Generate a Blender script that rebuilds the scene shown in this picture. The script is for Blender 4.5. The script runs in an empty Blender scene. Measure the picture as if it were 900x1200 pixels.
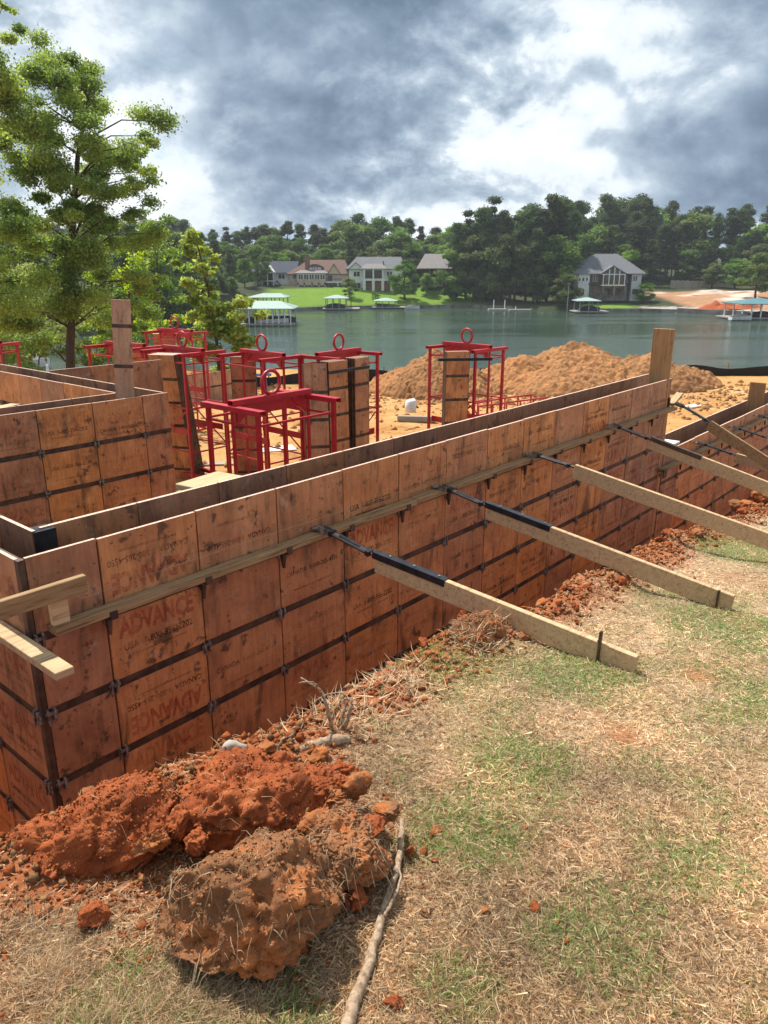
import bpy, bmesh, math, random
import numpy as np
from mathutils import Vector, Matrix
rnd = random.Random(7)
SC = bpy.context.scene
COL = SC.collection
R = math.radians
# ---------------------------------------------------------------- camera
FPX = 880.0                                    # focal length in pixels of a 900 wide picture
PITCH = math.atan(283.0 / FPX)
CAMZ = 1.6
cam_d = bpy.data.cameras.new('camera'); cam = bpy.data.objects.new('camera', cam_d); COL.objects.link(cam)
cam_d.sensor_fit = 'VERTICAL'; cam_d.sensor_height = 36.0; cam_d.lens = FPX / 1200.0 * 36.0
cam_d.clip_start = 0.05; cam_d.clip_end = 3000
cam.location = (0, 0, CAMZ); cam.rotation_euler = (R(90) - PITCH, 0, 0)
SC.camera = cam
SC.render.resolution_x = 768; SC.render.resolution_y = 1024
# ---------------------------------------------------------------- light
SUN_AZ, SUN_EL = R(-40), R(59)
w = bpy.data.worlds.new('World'); SC.world = w; w.use_nodes = True
wt = w.node_tree; wt.nodes.clear()
def WN(t, **k):
    n = wt.nodes.new(t)
    for a, b in k.items(): setattr(n, a, b)
    return n
def wl(a, b): wt.links.new(a, b)
def wmath(op, a, b=None, c=None):
    n = WN('ShaderNodeMath', operation=op)
    for i, v in enumerate((a, b, c)):
        if v is None: continue
        if isinstance(v, (int, float)): n.inputs[i].default_value = v
        else: wl(v, n.inputs[i])
    return n.outputs[0]
out = WN('ShaderNodeOutputWorld'); bg = WN('ShaderNodeBackground'); bg.inputs['Strength'].default_value = 0.12
sky = WN('ShaderNodeTexSky', sky_type='NISHITA', sun_disc=False)
sky.sun_elevation = SUN_EL; sky.sun_rotation = SUN_AZ
tc = WN('ShaderNodeTexCoord'); sep = WN('ShaderNodeSeparateXYZ'); wl(tc.outputs['Generated'], sep.inputs[0])
zz = wmath('ADD', wmath('ABSOLUTE', sep.outputs[2]), 0.60)
comb = WN('ShaderNodeCombineXYZ'); wl(wmath('DIVIDE', sep.outputs[0], zz), comb.inputs[0]); wl(wmath('DIVIDE', sep.outputs[1], zz), comb.inputs[1])
def wnoise(scale, detail, rough, loc, dist=0.0):
    m = WN('ShaderNodeMapping'); wl(comb.outputs[0], m.inputs[0]); m.inputs['Location'].default_value = loc
    n = WN('ShaderNodeTexNoise'); wl(m.outputs[0], n.inputs['Vector'])
    n.inputs['Scale'].default_value = scale; n.inputs['Detail'].default_value = detail; n.inputs['Roughness'].default_value = rough; n.inputs['Distortion'].default_value = dist
    return n
nA = wnoise(1.25, 6, .50, (5.3, 1.9, 0), .0)
nB = wnoise(6.0, 9, .60, (8.3, 4.1, 2), .15)
nA2 = wnoise(1.25, 6, .50, (5.3 - .02, 1.9 - .07, 0), .0)
nB2 = wnoise(6.0, 9, .60, (8.3 - .008, 4.1 - .028, 2), .15)
wob = WN('ShaderNodeVectorMath', operation='MULTIPLY_ADD'); wl(nB.outputs['Color'], wob.inputs[0]); wob.inputs[1].default_value = (.26, .26, .26); wl(tc.outputs['Generated'], wob.inputs[2])
def blob(px, py, rad, amp):
    a, b = (px - 450) / FPX, (600 - py) / FPX
    v = Vector((a, math.cos(PITCH) + b * math.sin(PITCH), -math.sin(PITCH) + b * math.cos(PITCH))).normalized() + Vector((.13, .13, .13))
    d = WN('ShaderNodeVectorMath', operation='DISTANCE'); wl(wob.outputs[0], d.inputs[0]); d.inputs[1].default_value = v
    m = WN('ShaderNodeMapRange', interpolation_type='SMOOTHSTEP'); wl(d.outputs['Value'], m.inputs['Value'])
    m.inputs['From Min'].default_value = rad; m.inputs['From Max'].default_value = rad * .25; m.inputs['To Min'].default_value = 0; m.inputs['To Max'].default_value = amp
    return m.outputs[0]
val = wmath('ADD', wmath('MULTIPLY', wmath('SUBTRACT', nA.outputs['Fac'], .5), 1.15), .65)
val = wmath('ADD', val, wmath('MULTIPLY', wmath('SUBTRACT', nB.outputs['Fac'], .5), .42))
val = wmath('ADD', val, wmath('MULTIPLY', wmath('SUBTRACT', nA.outputs['Fac'], nA2.outputs['Fac']), 1.0))
val = wmath('ADD', val, wmath('MULTIPLY', wmath('SUBTRACT', nB.outputs['Fac'], nB2.outputs['Fac']), .8))
def puff(scale, amp, loc):
    m = WN('ShaderNodeVectorMath', operation='MULTIPLY_ADD'); wl(nB.outputs['Color'], m.inputs[0]); m.inputs[1].default_value = (.16, .16, .16); wl(comb.outputs[0], m.inputs[2])
    a_ = WN('ShaderNodeVectorMath', operation='ADD'); wl(m.outputs[0], a_.inputs[0]); a_.inputs[1].default_value = loc
    v_ = WN('ShaderNodeTexVoronoi', feature='SMOOTH_F1'); wl(a_.outputs[0], v_.inputs['Vector']); v_.inputs['Scale'].default_value = scale; v_.inputs['Smoothness'].default_value = .35
    return wmath('MULTIPLY', wmath('SUBTRACT', .42, v_.outputs['Distance']), amp)
lit = WN('ShaderNodeMapRange', interpolation_type='SMOOTHSTEP'); wl(nA.outputs['Fac'], lit.inputs['Value']); lit.inputs['From Min'].default_value = .40; lit.inputs['From Max'].default_value = .60; lit.inputs['To Min'].default_value = .25; lit.inputs['To Max'].default_value = 1
val = wmath('ADD', val, wmath('MULTIPLY', lit.outputs[0], wmath('ADD', puff(4.2, .62, (1.3, .4, .2)), puff(10.5, .42, (.2, 2.4, .7)))))
# the cloud masses that stand in this sky: dark bases and bright tops
for px, py, rad, amp in ((380, 10, .26, -.26), (520, 50, .16, -.12), (330, 195, .15, -.20), (250, 262, .12, .16), (430, 262, .12, .16), (640, 240, .16, .14), (470, 205, .10, -.12), (880, 130, .24, -.30), (130, 60, .20, .12), (520, 150, .14, .16), (850, 55, .13, .16), (150, 240, .14, .15), (700, 200, .2, .08), (330, 130, .08, .14)):
    val = wmath('ADD', val, blob(px, py, rad, amp))
ramp = WN('ShaderNodeValToRGB'); wl(val, ramp.inputs[0])
ce = ramp.color_ramp.elements
ce[0].position = .16; ce[0].color = (.11, .165, .24, 1); ce[1].position = .86; ce[1].color = (.80, .83, .86, 1)
for p, c in ((.36, (.20, .27, .36, 1)), (.50, (.32, .40, .49, 1)), (.60, (.45, .53, .61, 1)), (.68, (.66, .72, .77, 1))):
    e = ce.new(p); e.color = c
cm = WN('ShaderNodeVectorMath', operation='SCALE'); wl(ramp.outputs[0], cm.inputs[0]); cm.inputs['Scale'].default_value = 8.0
gap = WN('ShaderNodeMapRange', interpolation_type='SMOOTHSTEP'); wl(wnoise(1.1, 5, .5, (1.2, 7.7, 4)).outputs['Fac'], gap.inputs['Value'])
gap.inputs['From Min'].default_value = .52; gap.inputs['From Max'].default_value = .62; gap.inputs['To Min'].default_value = 0; gap.inputs['To Max'].default_value = .6
mx = WN('ShaderNodeMix', data_type='RGBA'); wl(gap.outputs[0], mx.inputs[0]); wl(cm.outputs[0], mx.inputs[6]); wl(sky.outputs[0], mx.inputs[7])
wl(mx.outputs[2], bg.inputs['Color']); wl(bg.outputs[0], out.inputs[0])
sd = bpy.data.lights.new('sun', 'SUN'); sun = bpy.data.objects.new('sun', sd); COL.objects.link(sun)
sd.energy = 5.0; sd.angle = R(.5); sd.color = (1, .95, .86)
SV = Vector((math.sin(SUN_AZ) * math.cos(SUN_EL), math.cos(SUN_AZ) * math.cos(SUN_EL), math.sin(SUN_EL)))
sun.rotation_euler = SV.to_track_quat('Z', 'Y').to_euler(); sun.location = (0, 0, 60)
SC.view_settings.view_transform = 'Standard'; SC.view_settings.look = 'None'; SC.view_settings.exposure = 0.5; SC.view_settings.gamma = 1
SC.cycles.max_bounces = 6; SC.cycles.transparent_max_bounces = 12
# ---------------------------------------------------------------- site frame: x along the long wall, y inwards, z up
TH = math.atan2(.76020287, .64968577)
PX, PY = -1.76952273, 3.44221355
CT, ST = math.cos(TH), math.sin(TH)
def S(x, y, z=0.0): return Vector((PX + x * CT - y * ST, PY + x * ST + y * CT, z))
def to_site(X, Y): return (X - PX) * CT + (Y - PY) * ST, -(X - PX) * ST + (Y - PY) * CT
def ray(px, py):
    a, b = (px - 450) / FPX, (600 - py) / FPX
    return Vector((a, math.cos(PITCH) + b * math.sin(PITCH), -math.sin(PITCH) + b * math.cos(PITCH)))
def at(px, py, Y): r = ray(px, py); return Vector((0, 0, CAMZ)) + r * (Y / r.y)
def atz(px, py, z): r = ray(px, py); return Vector((0, 0, CAMZ)) + r * ((z - CAMZ) / r.z)
# ---------------------------------------------------------------- numpy noise
def _h(ix, iy, iz, s):
    n = (ix.astype(np.int64) * 374761393 + iy.astype(np.int64) * 668265263 + iz.astype(np.int64) * 2147483647 + s * 974711) & 0xffffffff
    n = ((n ^ (n >> 13)) * 1274126177) & 0xffffffff
    n = ((n ^ (n >> 16)) * 2246822519) & 0xffffffff
    return ((n ^ (n >> 15)) & 0xffffff) / float(0xffffff)
def vnoise(x, y, z, s=0):
    x, y, z = np.broadcast_arrays(np.asarray(x, float), np.asarray(y, float), np.asarray(z, float))
    ix, iy, iz = np.floor(x), np.floor(y), np.floor(z)
    fx, fy, fz = x - ix, y - iy, z - iz
    ux, uy, uz = [f * f * (3 - 2 * f) for f in (fx, fy, fz)]
    r = 0
    for a in (0, 1):
        for b in (0, 1):
            for c in (0, 1):
                wgt = (ux if a else 1 - ux) * (uy if b else 1 - uy) * (uz if c else 1 - uz)
                r = r + wgt * _h(ix + a, iy + b, iz + c, s)
    return r
def fbm(x, y, z=0.0, o=4, s=0, g=.5):
    t, a, n = 0, 1.0, 0
    for k in range(o):
        t = t + a * (vnoise(x, y, z, s + k) - .5); n += a; a *= g; x = np.asarray(x) * 2.03 + 7.1; y = np.asarray(y) * 2.03 + 3.7; z = np.asarray(z) * 2.03 + 1.3
    return t / n * 2
def worley(x, y, z, s=0):
    ix, iy, iz = np.floor(x), np.floor(y), np.floor(z); best = np.full(x.shape, 9.0)
    for a in (-1, 0, 1):
        for b in (-1, 0, 1):
            for c in (-1, 0, 1):
                jx, jy, jz = ix + a, iy + b, iz + c
                d = (jx + _h(jx, jy, jz, s) - x) ** 2 + (jy + _h(jx, jy, jz, s + 1) - y) ** 2 + (jz + _h(jx, jy, jz, s + 2) - z) ** 2
                best = np.minimum(best, d)
    return np.sqrt(best)
def sstep(t): t = np.clip(t, 0, 1); return t * t * (3 - 2 * t)
# ---------------------------------------------------------------- materials
def lin(r, g, b): return tuple(((c / 255) / 12.92 if c / 255 <= .04045 else ((c / 255 + .055) / 1.055) ** 2.4) for c in (r, g, b)) + (1,)
class NT:
    def __init__(s, name):
        s.m = bpy.data.materials.new(name); s.m.use_nodes = True; s.t = s.m.node_tree; s.b = s.t.nodes['Principled BSDF']; s.o = s.t.nodes['Material Output']
    def n(s, t, **k):
        x = s.t.nodes.new(t)
        for a, b in k.items(): setattr(x, a, b)
        return x
    def l(s, a, b): s.t.links.new(a, b)
    def coords(s, scale=(1, 1, 1), rand=True, kind='Object'):
        tc = s.n('ShaderNodeTexCoord'); mp = s.n('ShaderNodeMapping'); mp.inputs['Scale'].default_value = scale
        s.l(tc.outputs[kind], mp.inputs[0])
        if rand:
            oi = s.n('ShaderNodeObjectInfo'); mu = s.n('ShaderNodeVectorMath', operation='MULTIPLY'); cb = s.n('ShaderNodeCombineXYZ')
            for i in range(3): s.l(oi.outputs['Random'], cb.inputs[i])
            s.l(cb.outputs[0], mu.inputs[0]); mu.inputs[1].default_value = (37.3, 51.7, 23.9); s.l(mu.outputs[0], mp.inputs['Location'])
        return mp.outputs[0]
    def noise(s, vec, scale, detail=5, rough=.55, dist=0):
        n = s.n('ShaderNodeTexNoise'); s.l(vec, n.inputs['Vector']); n.inputs['Scale'].default_value = scale; n.inputs['Detail'].default_value = detail
        n.inputs['Roughness'].default_value = rough; n.inputs['Distortion'].default_value = dist; return n.outputs['Fac']
    def ramp(s, fac, stops):
        r = s.n('ShaderNodeValToRGB'); s.l(fac, r.inputs[0]); e = r.color_ramp.elements
        e[0].position, e[0].color = stops[0][0], stops[0][1]; e[1].position, e[1].color = stops[-1][0], stops[-1][1]
        for p, c in stops[1:-1]: q = e.new(p); q.color = c
        return r.outputs[0]
    def rng(s, fac, a, b, c=0.0, d=1.0):
        r = s.n('ShaderNodeMapRange', interpolation_type='SMOOTHSTEP'); s.l(fac, r.inputs[0])
        for i, v in enumerate((a, b, c, d)): r.inputs[i + 1].default_value = v
        return r.outputs[0]
    def mix(s, fac, a, b, mode='MIX'):
        m = s.n('ShaderNodeMix', data_type='RGBA', blend_type=mode)
        for i, v in ((0, fac), (6, a), (7, b)):
            if isinstance(v, (int, float, tuple)): m.inputs[i].default_value = v
            else: s.l(v, m.inputs[i])
        return m.outputs[2]
    def bump(s, h, strength=.4, dist=.01):
        b = s.n('ShaderNodeBump'); s.l(h, b.inputs['Height']); b.inputs['Strength'].default_value = strength; b.inputs['Distance'].default_value = dist
        s.l(b.outputs[0], s.b.inputs['Normal']); return b
    def col(s, c):
        if isinstance(c, tuple): s.b.inputs['Base Color'].default_value = c
        else: s.l(c, s.b.inputs['Base Color'])
    def fin(s, rough=.7, spec=.3, metal=0):
        s.b.inputs['Roughness'].default_value = rough; s.b.inputs['Specular IOR Level'].default_value = spec; s.b.inputs['Metallic'].default_value = metal; return s.m
    def rnd(s, a, b):
        oi = s.n('ShaderNodeObjectInfo'); r = s.n('ShaderNodeMapRange'); s.l(oi.outputs['Random'], r.inputs[0]); r.inputs[3].default_value = a; r.inputs[4].default_value = b; return r.outputs[0]
def hsv(t, c, h=None, sat=None, v=None):
    n = t.n('ShaderNodeHueSaturation'); t.l(c, n.inputs['Color']) if not isinstance(c, tuple) else setattr(n.inputs['Color'], 'default_value', c)
    for k, q in (('Hue', h), ('Saturation', sat), ('Value', v)):
        if q is None: continue
        if isinstance(q, (int, float)): n.inputs[k].default_value = q
        else: t.l(q, n.inputs[k])
    return n.outputs[0]
M = {}
def ply(name, c0, c1, c2, stain, rough=.55):
    t = NT(name); v = t.coords()
    c = t.ramp(t.noise(v, 3.2, 6, .6, .4), [(.28, c0), (.5, c1), (.72, c2)])
    gr = t.noise(t.coords((26, 26, 2.2)), 1.6, 4, .6)
    c = t.mix(t.rng(gr, .35, .75, 0, .28), c, stain)
    st = t.noise(t.coords((5, 5, 1.3)), 1.4, 6, .65, .6)
    c = t.mix(t.rng(st, .50, .72, 0, .8), c, stain)
    big = t.noise(v, 1.7, 6, .7, .5); c = t.mix(t.rng(big, .52, .72, 0, .45), c, stain)
    bl = t.noise(v, 9.5, 4, .6, .2)
    c = t.mix(t.rng(bl, .60, .68, 0, .8), c, stain)
    sp = t.noise(v, 42, 2, .5)
    c = t.mix(t.rng(sp, .66, .72, 0, .75), c, stain)
    pl = t.noise(t.coords((2.2, 2.2, 5)), 2.1, 7, .7)
    c = t.mix(t.rng(pl, .54, .76, 0, .42), c, (.48, .32, .19, 1))
    c = hsv(t, c, t.rnd(.496, .502), t.rnd(.86, 1.0), t.rnd(.95, 1.50))
    cs = t.noise(t.coords((3, 3, 1.6)), 3.1, 9, .75, .8); c = t.mix(t.rng(cs, .60, .66, 0, .55), c, (.40, .36, .31, 1))
    t.col(c); t.bump(gr, .25, .002); return t.fin(rough, .35)
M['ply'] = ply('weathered_ply', (.30, .108, .034, 1), (.43, .162, .050, 1), (.54, .235, .080, 1), (.055, .030, .018, 1))
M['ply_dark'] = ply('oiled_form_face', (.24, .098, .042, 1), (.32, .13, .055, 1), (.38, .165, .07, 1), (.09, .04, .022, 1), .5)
M['ply_tan'] = ply('pale_tan_ply', (.42, .19, .08, 1), (.52, .25, .11, 1), (.60, .32, .16, 1), (.13, .055, .03, 1))  # same ply recipe in a paler, tanner tone
def wood(name, c0, c1, dark, axis='x', knots=True):
    t = NT(name); sc = {'x': (1.1, 16, 16), 'z': (16, 16, 1.1)}[axis]
    v = t.coords(sc); g = t.noise(v, 2.6, 6, .6, 1.2)
    c = t.ramp(g, [(.3, c0), (.55, c1), (.72, dark)])
    b = t.noise(t.coords((3, 9, 9)), 1.5, 5, .6)
    c = t.mix(t.rng(b, .56, .80, 0, .32), c, dark)
    sp = t.noise(t.coords(), 24, 2, .5); c = t.mix(t.rng(sp, .69, .75, 0, .6), c, dark)
    c = hsv(t, c, None, None, t.rnd(.85, 1.12)); t.col(c); t.bump(g, .3, .002); return t.fin(.75, .2)
M['pine'] = wood('fresh_pine_board', (.56, .40, .23, 1), (.46, .315, .175, 1), (.24, .145, .08, 1))
M['oldwood'] = wood('weathered_timber', (.36, .24, .13, 1), (.27, .165, .08, 1), (.10, .06, .035, 1))
M['greywood'] = wood('grey_scaffold_plank', (.40, .36, .31, 1), (.32, .27, .22, 1), (.17, .13, .10, 1))
M['postwood'] = wood('upright_plank', (.42, .24, .11, 1), (.34, .18, .08, 1), (.13, .06, .03, 1), 'z')
M['edge'] = NT('ply_edge'); t = M['edge']; t.col(t.ramp(t.noise(t.coords((30, 30, 30)), 2), [(.35, (.72, .52, .42, 1)), (.65, (.50, .32, .24, 1))])); M['edge'] = t.fin(.8, .2)
def metal(name, c0, c1, rough=.55, met=.4, sc=18, spec=.4):
    t = NT(name); n = t.noise(t.coords(), sc, 6, .65); t.col(t.ramp(n, [(.38, c0), (.62, c1)])); t.bump(n, .2, .002); return t.fin(rough, spec, met)
M['bar'] = metal('rusty_form_steel', (.045, .03, .024, 1), (.13, .075, .05, 1), .6, .3, 9)
M['clamp'] = metal('cement_splashed_steel', (.08, .06, .05, 1), (.30, .26, .23, 1), .7, .2, 30)
M['black'] = metal('black_painted_steel', (.012, .014, .018, 1), (.03, .034, .042, 1), .32, .2, 12, .5)
M['zinc'] = metal('worn_zinc', (.22, .21, .20, 1), (.36, .35, .34, 1), .45, .6, 25)
t = NT('red_rack_paint'); n = t.noise(t.coords(), 7, 6, .65); c = t.ramp(n, [(.3, (.32, .008, .015, 1)), (.58, (.46, .012, .022, 1)), (.74, (.40, .05, .045, 1))]); c = t.mix(t.rng(t.noise(t.coords(), 26, 3, .6), .66, .74, 0, .7), c, (.12, .05, .03, 1)); t.col(c); M['red'] = t.fin(.42, .5)
def ink(name, c, lo, hi):
    t = NT(name); t.col(c); t.fin(.75, .2); tr = t.n('ShaderNodeBsdfTransparent'); ms = t.n('ShaderNodeMixShader')
    n = t.noise(t.coords((1, 1, 1)), 9, 6, .7); n2 = t.n('ShaderNodeMath', operation='MULTIPLY'); t.l(t.rng(n, .38, .62, .35, 1.0), n2.inputs[0]); t.l(t.rnd(lo, hi), n2.inputs[1])
    t.l(n2.outputs[0], ms.inputs[0]); t.l(tr.outputs[0], ms.inputs[1]); t.l(t.b.outputs[0], ms.inputs[2]); t.l(ms.outputs[0], t.o.inputs[0]); return t.m
M['redink'] = ink('faded_red_print', (.42, .045, .028, 1), .06, .46)
M['blackink'] = ink('faded_black_print', (.018, .014, .012, 1), .35, 1.0)
def soil(name, stops, sc, bstr=.8, bdist=.01):
    t = NT(name); v = t.coords(); a = t.noise(v, sc, 8, .68, .3); c = t.ramp(a, stops)
    f = t.noise(v, sc * 14, 5, .7); c = t.mix(t.rng(f, .3, .7, 0, .45), c, hsv(t, c, None, .9, .5)); t.col(c)
    ad = t.n('ShaderNodeMath', operation='ADD'); t.l(a, ad.inputs[0]); mm = t.n('ShaderNodeMath', operation='MULTIPLY'); t.l(f, mm.inputs[0]); mm.inputs[1].default_value = .5; t.l(mm.outputs[0], ad.inputs[1])
    t.bump(ad.outputs[0], bstr, bdist); return t.fin(.95, .1)
M['redclay'] = soil('red_clay', [(.28, (.13, .042, .02, 1)), (.46, (.31, .080, .027, 1)), (.60, (.40, .11, .035, 1)), (.78, (.40, .20, .09, 1))], 6, 1.0, .012)
M['brownclay'] = soil('brown_root_soil', [(.28, (.10, .055, .032, 1)), (.44, (.30, .135, .06, 1)), (.54, (.42, .14, .045, 1)), (.66, (.46, .17, .06, 1)), (.80, (.48, .27, .12, 1))], 5, 1.0, .012)
M['mound'] = soil('excavated_soil', [(.28, (.28, .13, .055, 1)), (.5, (.44, .22, .095, 1)), (.62, (.50, .23, .09, 1)), (.78, (.55, .34, .18, 1))], .55, 1, .16)
M['site'] = soil('sandy_orange_ground', [(.30, (.33, .15, .055, 1)), (.45, (.50, .26, .09, 1)), (.58, (.58, .33, .13, 1)), (.74, (.62, .43, .24, 1))], .7, .9, .10)
def vcol(name, rough=.95, trans=0.0, bump=None, spec=.1, var=None):
    t = NT(name); a = t.n('ShaderNodeAttribute', attribute_name='col'); c = a.outputs['Color']
    if var: c = hsv(t, c, t.rnd(.5 - var[0], .5 + var[0]), t.rnd(.85, 1.1), t.rnd(*var[1:]))
    if bump: f = t.noise(t.coords(rand=False), bump[0], 6, .7); c = t.mix(t.rng(f, .3, .7, 0, bump[2]), c, hsv(t, c, None, .9, .45)); t.bump(f, .8, bump[1])
    t.col(c); t.fin(rough, spec)
    if trans:
        tr = t.n('ShaderNodeBsdfTranslucent'); t.l(hsv(t, c, .49, 1.15, 1.35), tr.inputs[0]); ms = t.n('ShaderNodeMixShader'); ms.inputs[0].default_value = trans
        t.l(t.b.outputs[0], ms.inputs[1]); t.l(tr.outputs[0], ms.inputs[2]); t.l(ms.outputs[0], t.o.inputs[0])
    return t.m
M['yard'] = vcol('dry_lawn_soil', .95, 0, (70, .012, .6))
M['blade'] = vcol('grass_blades', .8, .3, None, .2)
M['leaf'] = vcol('leaves', .55, .52, None, .3, (.012, .8, 1.15))
M['farleaf'] = vcol('far_foliage', .7, .42, None, .15, (.02, .65, 1.25))
M['terrain'] = vcol('lake_shore_ground', .95, 0, (.9, .1, .5))
t = NT('bark'); g = t.noise(t.coords((9, 9, 1.4)), 2.5, 6, .65); t.col(t.ramp(g, [(.3, (.035, .026, .02, 1)), (.7, (.14, .095, .07, 1))])); t.bump(g, .8, .03); M['bark'] = t.fin(.9, .1)
t = NT('dry_root_bark'); g = t.noise(t.coords((22, 22, 22)), 2.5, 6, .65); t.col(t.ramp(g, [(.3, (.14, .085, .05, 1)), (.52, (.34, .24, .16, 1)), (.75, (.50, .40, .30, 1))])); t.bump(g, .6, .004); M['root'] = t.fin(.9, .1)
def plain(name, c, rough=.6, spec=.3, met=0, var=.12, sc=3):
    t = NT(name); n = t.noise(t.coords(), sc, 4, .6); t.col(t.mix(t.rng(n, .3, .7, 0, 1), c, tuple(x * (1 - var * 2) for x in c[:3]) + (1,))); return t.fin(rough, spec, met)
M['white'] = plain('white_siding', (.72, .72, .70, 1)); M['beige'] = plain('beige_render', (.60, .47, .36, 1)); M['grey'] = plain('pale_grey_siding', (.62, .64, .65, 1))
def shingle(name, c):
    t = NT(name); b = t.n('ShaderNodeTexBrick'); t.l(t.coords((1, 1, 1), False), b.inputs['Vector']); b.inputs['Scale'].default_value = 1.3; b.inputs['Color1'].default_value = c; b.inputs['Color2'].default_value = tuple(x * .75 for x in c[:3]) + (1,); b.inputs['Mortar'].default_value = tuple(x * .5 for x in c[:3]) + (1,); t.col(b.outputs[0]); return t.fin(.85, .2)
M['navy'] = shingle('dark_blue_shingles', (.055, .065, .095, 1)); M['brownroof'] = shingle('brown_shingles', (.17, .10, .08, 1)); M['greyroof'] = shingle('grey_shingles', (.17, .175, .19, 1)); M['greyroof2'] = shingle('warm_grey_shingles', (.24, .22, .21, 1))
M['teal'] = plain('pale_green_metal_roof', (.34, .45, .40, 1), .4, .5); M['tealroof'] = plain('teal_metal_roof', (.09, .22, .24, 1), .4, .5)
t = NT('window_glass'); t.col((.02, .026, .032, 1)); M['glass'] = t.fin(.08, .6)
M['trim'] = plain('white_trim', (.78, .78, .76, 1)); M['darkwood'] = plain('dark_stained_wood', (.05, .038, .032, 1)); M['stone'] = plain('grey_seawall_stone', (.26, .235, .21, 1), .9, .1, 0, .3, .6)
M['brick'] = plain('red_brown_brick', (.24, .12, .09, 1)); M['dock'] = plain('grey_dock_boards', (.34, .32, .30, 1), .85); M['boatblue'] = plain('dark_boat_cover', (.03, .035, .05, 1), .6)
M['silt'] = plain('black_silt_fabric', (.012, .013, .014, 1), .6, .3); M['paper'] = plain('white_paper', (.75, .74, .72, 1), .8); M['green'] = plain('green_plastic', (.05, .42, .22, 1), .4); M['blue'] = plain('blue_painted_steel', (.12, .25, .48, 1), .5)
M['string'] = plain('white_string', (.45, .38, .30, 1), .9)
M['palesand'] = soil('pale_sand', [(.3, (.42, .34, .26, 1)), (.7, (.55, .46, .37, 1))], .5, .5, .1)
M['farred'] = soil('far_red_soil', [(.3, (.30, .06, .02, 1)), (.7, (.42, .11, .035, 1))], .4, .6, .2)
t = NT('lake_water'); v = t.coords((1, 1, 1), False)
wv = t.noise(t.coords((.9, 2.6, 1), False), .55, 7, .62, .3); w2 = t.noise(t.coords((.02, .11, 1), False), 1.0, 3, .5)
t.col((.042, .072, .052, 1)); t.fin(.08, .5)
bu = t.n('ShaderNodeBump'); t.l(wv, bu.inputs['Height']); t.l(t.rng(w2, .42, .60, .16, 1.0), bu.inputs['Strength']); bu.inputs['Distance'].default_value = .24; t.l(bu.outputs[0], t.b.inputs['Normal']); M['water'] = t.m
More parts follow.
